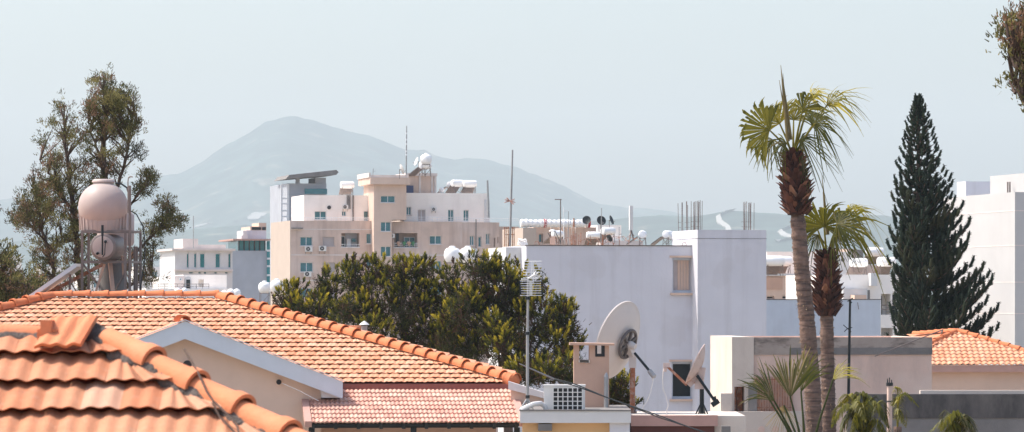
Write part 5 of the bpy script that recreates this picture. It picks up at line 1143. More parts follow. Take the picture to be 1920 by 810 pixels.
# small dishes on roofs
def sdish(lab, dark=False):
    r = thing('satellite_dish', lab, 'satellite dish'); mb = MB(); pr = [(.5 * t, .1 * t * t) for t in np.linspace(0, 1, 6)]
    mb.lathe(pr + [(.5, .12)] + [(q, h + .02) for q, h in pr[::-1]][1:], (0, 0, 0), axis=(0, -1, .35), n=20); mb.build('reflector', M['black'] if dark else M['white'], r, smooth=True)
    mb = MB(); mb.bar((0, 0, 0), (0, .15, -.05), .06); mb.bar((0, .15, .05), (0, .15, -.9), .05); mb.bar((0, -.05, -.45), (0, -.5, -.05), .03); mb.build('mount', M['steel'], r); return r
d0 = sdish('white dish left of the radio mast on the stair tower roof'); place(d0, at(752, 318, 468), rad(110), sc=1.15)
place(copy_tree(d0), at(782, 303, 470), rad(-70), 'white dish tilted up between mast and ball tank on the stair tower', 1.0)
dd0 = sdish('dark dish seen full on above the small roof room', True); place(dd0, at(1127, 414, 300), rad(20), sc=.68)
place(copy_tree(dd0), at(1145, 413, 300), rad(70), 'narrow dark dish turned sideways above the small roof room', .68)
place(copy_tree(dd0), at(1100, 413, 292), rad(-10), 'dark dish at the right end of the silver duct', .6)
place(copy_tree(dd0), at(1142, 447, 298), rad(130), 'low dark dish tipped down among the heater frames', .55)

# vent hood on the white building, and steel bars
vh_ = thing('roof_vent', 'beige chimney with conical white hood on the white building roof', 'chimney', at(1036, 462, 175)); O = np.array(vh_.location)
def V_(px, py, dy=0): return np.array(at(px, py, 175 + dy))
mb = MB(O); mb.box(V_(1031, 0)[0], V_(1041, 0)[0], 175, 175.2, V_(0, 464)[2], V_(0, 443)[2]); mb.build('stack', M['chimney'], vh_)
mb = MB(O); mb.lathe([(.15, 0), (.14, .03), (.06, .09), (.0, .1)], V_(1036, 434, .1), n=16); mb.build('hood', M['white'], vh_)
mb = MB(O); mb.bar(V_(1027, 436), V_(1033, 446), .025); mb.bar(V_(1040, 433), V_(1052, 455), .03); mb.bar(V_(1032, 443), V_(1033, 434), .02); mb.bar(V_(1040, 443), V_(1039, 434), .02); mb.build('strut', M['black'], vh_)
rb_ = thing('rebar_bundle', 'rusty starter bars sticking up at the white building parapet', 'rebar', at(1080, 460, 173)); O = np.array(rb_.location); mb = MB(O)
for px, y0 in ((1072, 440), (1074.5, 434), (1078, 438), (1080, 437), (1085, 440), (1089, 436)): mb.tube([np.array(at(px, 464, 173)), np.array(at(px + .3, y0, 173))], .018, 5)
mb.build('bars', M['rust'], rb_)
for i, (px, w) in enumerate(((1006.5, 5), (1283, 4))):
    mb = MB(); a = np.linspace(0, math.pi, 9); mb.tube([np.array(at(px, 461, 171.5)) + (m_of(w, 171) * math.cos(t), 0, m_of(w * 1.8, 171) * math.sin(t)) for t in a], .014, 5); tag(mb.build('conduit_loop', M['rust'], None), ['rusty conduit loop at the left end of the white parapet', 'thin hoop on the parapet below the white tower'][i], 'conduit')
mb = MB(); c = np.array(at(980, 457, 172)); rr_ = random.Random(4)
for k in range(26): mb.tube([c + (rr_.uniform(-.2, .12), rr_.uniform(-.1, .1), rr_.uniform(-.05, .2)), c + (rr_.uniform(-.2, .2), rr_.uniform(-.1, .1), rr_.uniform(-.05, .16)), c + (rr_.uniform(-.1, .2), 0, rr_.uniform(-.1, .0))], .03, 5)
tag(mb.build('tarpaulin_heap', M['whitewash'], None, smooth=True), 'crumpled whitish heap on the white building left roof end', 'heap')
cl_ = thing('wire_tangle', 'tangle of thin wires and pipe stubs along the white building roof edge', 'wires', at(1050, 461, 176)); O = np.array(cl_.location); rq = random.Random(9); mb = MB(O)
for k in range(26):
    x = rq.uniform(1030, 1200); mb.tube([np.array(at(x, 463, 176 + rq.random())), np.array(at(x + rq.uniform(-3, 3), 463 - rq.uniform(5, 24), 176))], .011, 4)
for k in range(14):
    x = rq.uniform(1040, 1190); y = rq.uniform(440, 458); mb.tube([np.array(at(x, y, 176)), np.array(at(x + rq.uniform(4, 16), y + rq.uniform(-6, 6), 176.3)), np.array(at(x + rq.uniform(12, 28), y + rq.uniform(-2, 8), 176))], .009, 4)
mb.build('wires', M['rust'], cl_)
for k, (px, y0, lb) in enumerate(((1065, 396, 'thinnest pale whip aerial just behind the silver duct'), (1127, 390, 'whip aerial passing in front of the dark round dish'), (1160, 425, 'short whip aerial left of the white flue'), (699, 316, 'tiny upright pipe on the left corner of the stair tower roof'), (1300, 425, 'short pipe beside the dense steel starter bars'))):
    Yk = 466 if px == 699 else 200; tq = thing('whip_aerial', lb, 'antenna', at(px, 462 if px != 699 else 328, Yk)); mb = MB(np.array(tq.location)); a = np.array(at(px, 462 if px != 699 else 330, Yk)); b = np.array(at(px + 1, y0, Yk)); mb.tube([a, b], .02 if Yk < 300 else .04, 5); mb.build('rod', M['pole'], tq)
    mb = MB(np.array(tq.location)); mb.bar(a * .4 + b * .6, a * .4 + b * .6 + (m_of(5, Yk), 0, m_of(1, Yk)), .03); mb.build('arm', M['pole'], tq)
# little hooded vent and red ridge behind the tiled hip
lv = thing('roof_vent', 'small vent pipe with white conical hat just behind the tiled hip', 'vent', at(683, 628, 104)); O = np.array(lv.location); q = np.array(at(683, 609, 104))
mb = MB(O); mb.lathe([(.13, 0), (.05, .07), (0, .1)], q, n=16); mb.build('hood', M['white'], lv)
mb = MB(O); mb.lathe([(.075, -.5), (.075, -.02)], q, n=12); mb.build('pipe', M['tank'], lv)
mb = MB(); a, b = np.array(at(628, 612, 108)), np.array(at(668, 610, 108)); mb.box(a[0], b[0], 108, 112, a[2] - .7, a[2]); rr_o = mb.build('low_roof', M['cap']); tag(rr_o, 'sliver of dark red roof between the tiled hip and the pines', 'roof')
# filler houses in the haze at far left, behind the cypress
fh = None
spots = [(20, 520, 700, 60, 70), (75, 500, 820, 70, 50), (150, 515, 760, 60, 60), (255, 500, 900, 70, 70), (300, 520, 640, 50, 50), (110, 540, 600, 90, 40), (-20, 480, 900, 60, 60), (215, 530, 620, 60, 40)]
LBL = ['far white house left of all under the small leafy tree', 'hazy far house low behind the cypress branches', 'far house glimpsed just left of the tank stand', 'far house seen through the gap right of the tank stand', 'far house beside the low office, below the mountain foot', 'broad low far house behind the solar collector', 'far house at the left picture edge above the small leafy tree', 'low far house directly behind the flue under the tanks']
for (px, py, Y, w, h), lb in zip(spots, LBL):
    Fq = Frame(px, Y, AY); r = thing('far_house', lb, 'house', Fq.o, AY, 'far houses in the haze'); x1 = m_of(w, Y); z1 = Fq.z(px, py); mb = MB()
    hl_ = [(x1 * (.15 + .28 * k), x1 * (.15 + .28 * k) + x1 * .14, z1 - 2.3 - 3 * j, z1 - 1.0 - 3 * j, .3) for k in range(3) for j in range(2)]
    shell(mb, 0, x1, 0, 9, 0, z1, hl_, par=.5); mb.build('wall', M['whitewash'], r)
    for hh in hl_: window(r, hh[:4], 0, .28, sill=False)
# ------------------------------------------------------------------ vegetation
def blades(C, D, L, W, r, taper=.4):
    """thin leaf quads: root C, direction D, length L, width W"""
    n = len(C); D = unit(D); P = unit(np.cross(D, r.normal(size=(n, 3)))); L = np.broadcast_to(L, (n,))[:, None]; W = np.broadcast_to(W, (n,))[:, None]
    return np.stack([C - P * W / 2, C + P * W / 2, C + D * L + P * W * taper / 2, C + D * L - P * W * taper / 2], 1)
def inside(poly, x, y):
    n = len(poly); c = np.zeros(np.shape(x), bool); j = n - 1
    for i in range(n):
        xi, yi = poly[i]; xj, yj = poly[j]
        t = ((yi > y) != (yj > y)) & (x < (xj - xi) * (y - yi) / (yj - yi + 1e-9) + xi); c ^= t; j = i
    return c
def limb(mb, pts, r0, r1, n=7): mb.tube(pts, np.linspace(r0, r1, len(pts)), n)
# --- pines with upright candle-like shoots
def pine(lobes, Y, label, seed, dens=1.0, group='bushy pines behind the tiled roof'):
    r = np.random.default_rng(seed); s = Y / F
    cx = np.mean([l[0] for l in lobes]); t = thing('pine_tree', label, 'pine tree', (at(cx, HY, Y).x, Y, 0), 0, group); O = np.array(t.location); mb = MB(O); tb = MB(O)
    base = np.array((O[0], Y, 0.)); top = np.array(at(cx, min(l[1] for l in lobes) + 60, Y)); limb(tb, [base, base * .5 + top * .5 + (.2, 0, 0), top], .26, .10)
    for (px, py, rx, ry, *dy) in lobes:
        dy = dy[0] if dy else 0; c = np.array(at(px, py, Y + dy)); ax_, az = rx * s, ry * s; ay = (ax_ + az) * .5
        root = np.array((c[0] * .35 + top[0] * .65, Y + dy * .3, c[2] - az * 1.6)); limb(tb, [root, (root + c) / 2 + (0, 0, -.05), c + (0, 0, az * .4)], .07, .02, 5)
        n = int(dens * 70 * (ax_ * az + .5 * ax_ * ay + .3))
        K = max(4, int(5.2 * (ax_ * az + .3 * ax_ * ay + .25))); sdv = unit(r.normal(size=(K, 3))); sdv[:, 2] = np.where(sdv[:, 2] < -.5, -sdv[:, 2], sdv[:, 2])
        sc_ = c + sdv * np.array((ax_, ay, az)) * r.uniform(.45, .92, (K, 1)); sr = r.uniform(.26, .48, K); idx = r.integers(0, K, n)
        d = unit(r.normal(size=(n, 3)) + np.array((0, 0, .35)) + sdv[idx] * .35); P = sc_[idx] + d * sr[idx][:, None] * r.uniform(.55, 1.0, (n, 1))
        A = unit(d * np.array((.75, .75, .3)) + np.array((0, 0, .95)) + r.normal(size=(n, 3)) * .15)
        Lc = r.uniform(.14, .30, n); tone = np.clip(.56 + .20 * r.normal(size=n) + .06 * d[:, 2], .25, .9)  # upward tufts slightly lighter, top light put into their tone
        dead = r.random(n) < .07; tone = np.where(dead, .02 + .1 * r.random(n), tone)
        k = 24; f = np.tile(np.linspace(.0, 1, k), (n, 1)); f = f.ravel()[:, None]
        PP = np.repeat(P, k, 0); AA = np.repeat(A, k, 0); LL = np.repeat(Lc, k)[:, None]
        sd = unit(np.cross(AA, r.normal(size=AA.shape))); D = unit(AA * (.8 + .6 * f) + sd * (.8 - .3 * f))
        C = PP + AA * (f - .2) * LL
        q = blades(C, D, .115 * (1.1 - .3 * f[:, 0]), .028, r, .4)
        tn = np.clip(np.repeat(tone, k) + .42 * (f[:, 0] - .55) + .05 * r.normal(size=len(C)), .2, 1); tn = np.where(np.repeat(dead, k), np.repeat(tone, k), tn)  # tips lighter: yellow new growth plus sunlit tips painted into the tint
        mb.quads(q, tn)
        for i in r.choice(n, max(3, n // 7), replace=False): tb.tube([c + (P[i] - c) * .15 - (0, 0, az * .3), (c + P[i]) / 2 - (0, 0, az * .12), P[i] + A[i] * Lc[i] * .5], [.03, .02, .008], 4, caps=False)
        # inner needles fill the crown: some brown and old, others tinted dark for shade
        m_ = int(n * 1.4); Pi = c + unit(r.normal(size=(m_, 3))) * (r.random(m_)[:, None] ** .5) * np.array((ax_, ay, az)) * .85
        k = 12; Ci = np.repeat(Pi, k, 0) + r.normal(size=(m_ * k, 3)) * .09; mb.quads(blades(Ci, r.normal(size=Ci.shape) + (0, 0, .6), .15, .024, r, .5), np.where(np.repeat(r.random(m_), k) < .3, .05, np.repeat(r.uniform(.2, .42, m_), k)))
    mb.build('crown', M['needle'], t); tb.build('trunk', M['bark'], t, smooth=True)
    return t
pine([(530, 575, 20, 34), (552, 560, 15, 34, .5), (570, 590, 25, 30, -.5), (610, 540, 22, 34), (598, 590, 34, 42, -.4), (634, 585, 22, 36, .3), (545, 610, 34, 34, .6)], 138, 'smallest leftmost pine peeping over the roof hip beside the white ball tanks', 21)
pine([(668, 532, 34, 42), (712, 522, 30, 38, .4), (752, 525, 32, 34, -.3), (790, 520, 34, 38), (655, 590, 34, 42, -.8), (700, 585, 45, 45, -.3), (755, 590, 50, 50, -.7), (808, 565, 30, 46), (785, 640, 52, 48, -.2), (700, 640, 44, 36, -1), (828, 620, 30, 50), (842, 600, 22, 40, .2), (838, 650, 30, 40)], 134, 'middle pine, broad and dense, in front of the stair tower', 22)
pine([(898, 510, 30, 34), (926, 515, 28, 32, .3), (945, 560, 42, 52), (895, 570, 40, 50, .4), (868, 590, 40, 50, -.4), (850, 640, 40, 50, .4), (985, 565, 34, 44), (1010, 545, 22, 30, .5), (1046, 585, 26, 30), (1065, 620, 30, 44), (1010, 620, 52, 52, -.5), (940, 640, 60, 55, -.8), (880, 650, 48, 46), (1060, 665, 36, 36, .3), (990, 680, 48, 40, -.4), (930, 610, 44, 60, .3), (965, 545, 30, 44, .6), (848, 528, 11, 26, .6), (855, 565, 9, 18, .6)], 131, 'largest right-hand pine, its crown spreading in front of the white wall', 23)
pine([(1160, 728, 22, 30), (1148, 750, 20, 22), (1172, 755, 16, 22, .4), (1035, 700, 34, 24, -.5), (1075, 712, 26, 24), (995, 705, 34, 22, .2)], 112, 'low young pine showing beneath the big dish and beside the chimney', 24)
# brown twiggy base of the pines seen between
# --- open, airy conifer behind the tank
def airy(polys, limbs, Y, n, label, name, cat, seed, trunk_base, mt='cypress', size=.21, leaf=.036, hole=.12, dy=1.5, per=115):
    r = np.random.default_rng(seed); t = thing(name, label, cat, (at(trunk_base, HY, Y).x, Y, 0)); O = np.array(t.location); mb, tb = MB(O), MB(O)
    L3 = []
    for pts, w0, w1 in limbs:
        P = [np.array(at(x, y, Y + (r.uniform(-.6, .6) if i else 0))) for i, (x, y) in enumerate(pts)]
        dense = []
        for a, b in zip(P[:-1], P[1:]):
            for k in range(6): dense.append(a + (b - a) * k / 6 + r.normal(size=3) * .03)
        dense.append(P[-1]); limb(tb, dense, w0, w1, 6); L3 += [(p, w0 + (w1 - w0) * i / len(dense)) for i, p in enumerate(dense)]
    LP = np.array([p for p, _ in L3]); cen = []
    for poly, cnt in polys:
        xs = [p[0] for p in poly]; ys = [p[1] for p in poly]; got = 0
        while got < cnt:
            x, y = r.uniform(min(xs), max(xs)), r.uniform(min(ys), max(ys))
            if not inside(poly, x, y): continue
            if math.sin(x * hole + 1.3 * math.sin(y * hole * .7)) * math.sin(y * hole * 1.15 + 2 * math.sin(x * .05)) > .22: continue
            cen.append(at(x, y, Y + r.uniform(-dy, dy))); got += 1
    cen = np.array([tuple(c) for c in cen])
    for c in cen:
        up_ = r.uniform(.5, 1.2); d = np.linalg.norm((LP - c) * (1, .5, 1) + (0, 0, .35), axis=1); p = LP[np.argmin(d)]
        mid = (p + c) / 2 + (0, 0, .05 - .1 * r.random()); tb.tube([p, mid, c], [.028, .018, .007], 4, caps=False)
        m = int(per * r.uniform(.5, 1.3)); tone = np.clip(r.normal(.5, .26), .0, 1)
        sub = 5; sc = c + r.normal(size=(sub, 3)) * size * .55; idx = r.integers(0, sub, m)
        C = sc[idx] + r.normal(size=(m, 3)) * size * .24; D = (C - c) * 1.2 + np.array((0, 0, .35)) + r.normal(size=(m, 3)) * .2
        mb.quads(blades(C, D, r.uniform(.6, 1.4, m) * leaf * 1.7, leaf * .62, r, .45), np.clip(tone + r.normal(size=m) * .10, 0, 1))
    mb.build('crown', M[mt], t); tb.build('trunk', M['bark'], t, smooth=True); return t
main_poly = [(195, 138), (208, 158), (240, 168), (256, 180), (254, 205), (262, 232), (256, 248), (268, 262), (262, 295), (248, 312), (225, 320), (215, 335), (232, 420), (236, 545), (25, 548), (62, 505), (48, 470), (78, 440), (40, 432), (20, 400), (30, 372), (45, 345), (60, 320), (64, 285), (84, 262), (80, 240), (102, 232), (105, 205), (120, 186), (134, 205), (132, 225), (160, 222), (165, 185), (185, 160)]
airy([(main_poly, 400), ([(190, 140), (210, 160), (255, 178), (258, 240), (200, 260), (168, 230), (170, 185)], 90), ([(262, 320), (292, 322), (296, 338), (285, 358), (268, 376), (252, 362)], 20), ([(308, 366), (322, 372), (334, 398), (344, 430), (335, 452), (312, 440), (290, 470), (262, 450), (272, 425), (300, 408)], 44), ([(250, 470), (292, 480), (300, 530), (262, 545), (245, 520)], 18), ([(60, 330), (100, 300), (130, 400), (90, 440), (30, 420)], 60)],
     [([(205, 1500), (205, 560), (202, 400), (194, 290), (197, 150)], .22, .03), ([(160, 600), (150, 520), (138, 400), (125, 290), (120, 195)], .13, .02), ([(120, 600), (98, 500), (78, 420), (62, 350)], .08, .02), ([(205, 520), (240, 490), (285, 440), (322, 400)], .07, .015), ([(205, 470), (232, 400), (262, 360), (284, 332)], .05, .015), ([(202, 400), (235, 300), (250, 200)], .06, .015), ([(140, 450), (90, 460), (50, 410)], .05, .015), ([(138, 400), (100, 330), (75, 300)], .05, .012), ([(205, 560), (255, 530), (285, 510)], .05, .01), ([(196, 330), (170, 250), (165, 215)], .05, .01)],
     122, 0, 'tall ragged open conifer rising behind the tank stand', 'conifer_tree', 'tree', 31, 205)
airy([([(0, 462), (20, 465), (30, 490), (45, 510), (60, 530), (75, 560), (-20, 580), (-60, 560), (-60, 470)], 110)], [([(-10, 1500), (-8, 600), (0, 540), (10, 480)], .15, .02), ([(0, 570), (30, 530), (52, 535)], .05, .01), ([(-8, 560), (-30, 510)], .06, .02)], 112, 0, 'small leafy tree at the left edge beside the solar collector', 'leafy_tree', 'tree', 32, -10, leaf=.05, size=.25)
airy([([(1882, 40), (1905, 20), (1925, 12), (1960, 0), (2060, 0), (2050, 160), (1960, 210), (1920, 195), (1906, 165), (1890, 150), (1900, 120), (1880, 110), (1888, 85), (1876, 66)], 200), ([(1960, -20), (2060, -160), (2250, -220), (2420, -60), (2440, 140), (2300, 260), (2180, 200), (2080, 230), (2040, 120)], 420)], [([(2230, 1800), (2225, 600), (2215, 250), (2200, 60), (2190, -80), (2200, -160)], .24, .03), ([(2205, 150), (2150, 40), (2070, -40), (1990, -30), (1930, 10), (1895, 40), (1876, 62)], .09, .008), ([(2205, 100), (2280, 0), (2350, -20), (2400, 60)], .08, .01), ([(2000, -60), (1950, 60), (1925, 140), (1918, 190)], .05, .01), ([(1960, 0), (1915, 40), (1895, 80), (1912, 130)], .03, .008), ([(1940, 20), (1930, 80), (1908, 130), (1904, 175)], .03, .008)], 60, 0, 'reddish drooping branches hanging in at the top right corner', 'weeping_tree', 'tree', 33, 2230, leaf=.036, size=.13, dy=.6, hole=.2, per=40)

# --- Norfolk Island pine
def norfolk():
    r = np.random.default_rng(5); Y = 150; s = Y / F; t = thing('norfolk_pine', 'tall dark symmetrical conifer with upturned finger-like branches', 'conifer', (at(1727, HY, Y).x, Y, 0)); O = np.array(t.location); mb, tb = MB(O), MB(O)
    zt_ = at(1721, 178, Y).z; tb.tube([(O[0], Y, 0), (O[0], Y, zt_ * .6), at(1722, 300, Y), at(1721, 178, Y)], [.3, .2, .07, .01], 8)
    hw = lambda py, px: (np.interp(py, [178, 240, 290, 380, 450, 520, 600, 700], [2, 20, 34, 44, 54, 52, 50, 56]) if px < 0 else np.interp(py, [178, 240, 290, 350, 400, 450, 520, 560, 600, 625, 700], [2, 24, 34, 56, 72, 92, 108, 128, 150, 165, 130])) * s
    ys = []; py = 182.0
    while py < 700: ys.append(py); py += np.interp(py, [180, 300, 450, 700], [4.6, 9.5, 14, 18.5])
    Cs, Ds, Ls, Ts = [], [], [], []
    for py in ys:
        z = at(0, py, Y).z; xc = O[0] + (at(1721, 0, Y).x - O[0]) * np.clip((640 - py) / 460, 0, 1); nb = 5; a0 = r.uniform(0, 6.28)
        for b in range(nb):
            a = a0 + b * 2 * math.pi / nb + r.uniform(-.2, .2); ca, sa = math.cos(a), math.sin(a)
            R = (hw(py, ca) * abs(ca) + .5 * (hw(py, 1) + hw(py, -1)) * abs(sa)) / (abs(ca) + abs(sa)) if abs(ca) < .7 else hw(py, ca)
            R *= r.uniform(.80, 1.08); n = max(2, int(R / .24)); hd_ = np.array((ca, sa, 0)); lift = .42 * R
            p0 = np.array((xc, Y, z - .04)); tt = np.linspace(.0, 1, n + 1)
            P = p0 + hd_ * R * tt[:, None] + np.array((0, 0, 1)) * (lift * (tt ** 1.6) - .10 * R * np.sin(tt * math.pi))[:, None] - np.array((0, 0, lift * .35))
            tb.tube(P, np.linspace(.028, .01, n + 1), 4, caps=False)
            tone = np.clip(.45 + .3 * r.normal(), 0, 1)
            side = np.cross(hd_, (0, 0, 1.))
            for i in range(1, n + 1):
                q = tt[i]; fwd = unit(P[i] - P[i - 1])
                if q < .18: continue
                for sg in ((-1, 1) if i < n else (0,)):
                    big = np.interp(py, [180, 300, 420], [.25, .65, 1.0]); ln = (.20 + .30 * R * (1 - q)) * r.uniform(.75, 1.15) * (big if sg else big * 1.15) + .05; ln = min(ln, .55)
                    d = unit(fwd * .75 + side * sg * .8 + np.array((0, 0, .35)) + r.normal(size=3) * .08); fr = .055 * (.35 + .65 * big)
                    f = np.linspace(0, 1, 6)[:, None]; ax6 = P[i] + d * f * ln + np.array((0, 0, .55)) * f ** 2 * ln
                    mb.tube(ax6, fr * np.array([.5, .85, 1, 1, .85, .4]), 5, t=float(np.clip(tone, 0, 1)))
                    k = int(ln / .0052); f = np.sort(r.random(k))[:, None]; C = P[i] + d * f * ln + np.array((0, 0, .55)) * f ** 2 * ln; dl = unit(d + np.array((0, 0, 1.1)) * f)
                    rd = unit(np.cross(dl, r.normal(size=(k, 3)))); Cs.append(C + rd * fr * .7); Ds.append(unit(dl * .8 + rd)); Ls.append(np.full(k, fr * 1.15)); Ts.append(np.clip(tone + .12 * r.normal(size=k), 0, 1))
    C = np.concatenate(Cs); mb.quads(blades(C, np.concatenate(Ds), np.concatenate(Ls), .022, r, .5), np.concatenate(Ts))
    mb.build('crown', M['norfolk'], t); tb.build('trunk', M['bark'], t, smooth=True)
norfolk()

# --- fan palms
def fan(mb, hub, axis, nrm, R, span=150, nseg=30, droop=.5, wind=(.25, 0, 0), fuse=.5, tone=.5, r=None, fold=.25, dry=.0):
    """palmate leaf: segments radiate from the hub round AXIS in the plane across NRM, fused near the hub, tips hanging"""
    hub = np.array(tuple(hub), float); axis = unit(axis); nrm = unit(np.array(nrm, float) - np.dot(nrm, axis) * axis); side = np.cross(nrm, axis)
    for i in range(nseg):
        a = rad(-span + 2 * span * (i + .5) / nseg) / 1.0; da = rad(span / nseg) * (r.uniform(.95, 1.15) if fuse > .55 else r.uniform(.75, 1.1)); a +=  rad(r.normal() * span / nseg * .5)
        L = R * (1 - .35 * (abs(a) / rad(180)) ** 1.5) * r.uniform(.74, 1.14); tt = np.array([0.0, .25, fuse, .7, .87, 1.0]); sag = droop * r.uniform(.35, 1.7)
        d = axis * math.cos(a) + side * math.sin(a) + nrm * (.22 * math.cos(a) ** 2 - .1)
        up = (.008 if i % 2 else -.008)
        ctr = hub + d * L * tt[:, None]
        fr = np.clip((tt - fuse * .8) / (1 - fuse * .8), 0, 1)
        ctr = ctr + np.array((0, 0, -1.)) * (sag * L * .75 * fr ** 1.7)[:, None] + np.array(wind) * (L * .6 * fr ** 1.5)[:, None] + nrm * up
        w = L * tt * math.tan(da) * 1.04; wf = fuse * L * math.tan(da) * 1.04
        w = np.where(tt <= fuse, w, wf * (1 - fr) ** .8 + .004); w[0] = .004
        ps = -axis * math.sin(a) + side * math.cos(a)
        lft = ctr - ps * w[:, None]; rgt = ctr + ps * w[:, None]; mid = ctr + nrm * (w * fold)[:, None]
        n = len(tt); v = np.concatenate([lft, mid, rgt]); f = [[k, k + 1, n + k + 1, n + k] for k in range(n - 1)] + [[n + k, n + k + 1, 2 * n + k + 1, 2 * n + k] for k in range(n - 1)]
        tn = np.clip(tone + r.normal() * .09 + np.concatenate([np.where(tt > .8, -.25 * dry, 0)] * 3), 0, 1); mb.add(v, f, tn)
def boots(mb, P0, P1, R0, Rm, R1, n, r, size=.2):
    P0, P1 = np.array(tuple(P0)), np.array(tuple(P1)); ax = P1 - P0
    for i in range(n):
        h = (i + r.random()) / n; a = i * 2.399 + r.uniform(-.2, .2); R = np.interp(h, [0, .12, .35, .8, 1], [R0, R0 * 1.15, Rm, R1 * 1.25, R1 * .8]); d = np.array((math.cos(a), math.sin(a), 0)); sd_ = np.array((-math.sin(a), math.cos(a), 0))
        c = P0 + ax * h + d * R * .55; L = size * r.uniform(.7, 1.35); o_ = unit(d * r.uniform(.5, 1.15) + np.array((0, 0, r.uniform(.45, 1.0))) + sd_ * r.uniform(-.25, .25)); w = L * r.uniform(.24, .4)
        u1 = c - sd_ * w; u2 = c + sd_ * w; b1 = c - sd_ * w * .8 + d * .05; b2 = c + sd_ * w * .8 + d * .05; ex = c + o_ * L; tw = r.uniform(.12, .5) * w; tn = np.clip(r.normal(.45, .25), 0, 1)
        v = [u1, u2, ex + sd_ * tw, ex - sd_ * tw, b1 - (0, 0, .03), b2 - (0, 0, .03), ex + sd_ * tw + d * .02, ex - sd_ * tw + d * .02]
        mb.add(v, [[0, 1, 2, 3], [4, 7, 6, 5], [0, 4, 5, 1], [1, 5, 6, 2], [2, 6, 7, 3], [3, 7, 4, 0]], tn)
def palm(name, label, Y, path, wpx, boot, fronds, spears, seed, crown_px):
    r = np.random.default_rng(seed); t = thing('fan_palm', label, 'palm tree', (at(path[0][0], HY, Y).x, Y, 0)); O = np.array(t.location)
    P = [np.array(at(x, y, Y)) for x, y in path]; D = []; 
    for a, b in zip(P[:-1], P[1:]):
        k = max(2, int(np.linalg.norm(b - a) / .045)); D += [a + (b - a) * q / k for q in range(k)]
    D.append(P[-1]); D = np.array(D); m = len(D); R = np.interp(np.linspace(0, 1, m), [0, .5, 1], [m_of(wpx[0], Y) / 2, m_of(wpx[1], Y) / 2, m_of(wpx[2], Y) / 2]); ph = D[:, 2] * 2 * math.pi / .13
    R = R * (1 + .03 * np.sin(ph) + .035 * r.normal(size=m)); tb = MB(O); tb.tube(D, R, 16)
    tr = tb.build('trunk', M['palmtrunk'], t, smooth=True, ang=80)
    kb = 260; fb = MB(O); i = r.integers(0, m, kb * 3); a = r.uniform(0, 6.28, kb * 3); dd = np.stack([np.cos(a), np.sin(a), 0 * a], 1); C = D[i] + dd * R[i][:, None]; fb.quads(blades(C, dd + np.array((0, 0, -.6)) + r.normal(size=C.shape) * .4, r.uniform(.02, .07, len(C)), .02, r), r.random(len(C))); tag(fb.build('bark_fibres', M['dryfrond'], tr), kind='stuff')
    bb = MB(O); b0, b1, (r0, rm, r1), nb = boot; B0, B1 = np.array(at(*b0, Y)), np.array(at(*b1, Y)); bb.tube([B0, B0 * .6 + B1 * .4, B1], [m_of(r0, Y) * .8, m_of(rm, Y) * .72, m_of(r1, Y) * .5], 14, t=.1)
    boots(bb, B0, B1, m_of(r0, Y), m_of(rm, Y), m_of(r1, Y), nb, r, .27); bb.build('leaf_bases', M['boot'], t)
    base = np.array(at(*crown_px, Y))
    for (hx, hy, dy, axd, nr, Rp, span, nseg, droop, tone, fuse) in fronds:
        hub = np.array(at(hx, hy, Y + dy)); fm = MB(O); Rm_ = m_of(Rp, Y); fan(fm, hub, axd, nr, Rm_, span, nseg, droop, (.32, 0, 0), fuse, tone, r)
        st_ = MB(O); mid = (base + hub) / 2 + (0, 0, .06); st_.tube([base, mid, hub, hub + unit(axd) * Rm_ * .16], [.035, .026, .018, .008], 6, t=.7)
        f_ = fm.build('frond', M['frond'], t); st_.build('petiole', M['frond'], f_)
    sm = MB(O)
    for (x0, y0, x1, y1, w) in spears: a_, b_ = np.array(at(x0, y0, Y)), np.array(at(x1, y1, Y)); sm.tube([a_, a_ * .5 + b_ * .5, b_], [w, w * .8, .006], 5, t=.15)
    if spears: sm.build('spear_leaf', M['frond'], t)
    return t
V3 = lambda *a: np.array(a, float)
palm('p', 'taller fan palm with wind-blown crown and shaggy brown leaf bases', 107,
     [(1530, 1480), (1528, 830), (1523, 720), (1513, 600), (1503, 500), (1495, 398)], (34, 32, 28), ((1496, 402), (1487, 292), (24, 31, 15), 230),
     [(1443, 244, -.25, V3(-.85, -.1, .3), V3(.2, -1, .3), 76, 95, 36, .2, .66, .8),
      (1462, 232, .2, V3(-.62, .2, .9), V3(-.6, -.5, .6), 58, 85, 20, .25, .8, .6),
      (1450, 262, .1, V3(-.5, .2, -.45), V3(.2, -1, .2), 60, 70, 18, .3, .45, .35),
      (1505, 205, .1, V3(.45, .0, .8), V3(-.3, -1, .2), 58, 125, 34, .9, .62, .6),
      (1528, 232, -.3, V3(.5, -.1, .3), V3(-.2, -1, .3), 62, 125, 34, 1.0, .42, .45),
      (1550, 198, .3, V3(.72, .1, .65), V3(.55, -.4, -.5), 84, 70, 24, .85, .72, .45),
      (1520, 185, .4, V3(.55, .3, .8), V3(.5, -.5, -.6), 62, 75, 18, .9, .85, .4),
      (1500, 262, -.2, V3(.7, 0, -.2), V3(-.1, -1, .3), 66, 85, 26, 1.0, .35, .3),
      (1475, 268, -.2, V3(-.75, -.1, -.1), V3(.1, -1, .4), 52, 70, 18, .7, .4, .35),
      (1488, 225, .5, V3(.1, .3, 1), V3(0, 1, -.1), 50, 95, 26, .5, .6, .5)],
     [(1478, 265, 1464, 122, .05), (1476, 262, 1468, 138, .035), (1480, 262, 1461, 150, .03), (1484, 262, 1470, 160, .035)], 51, (1487, 296))
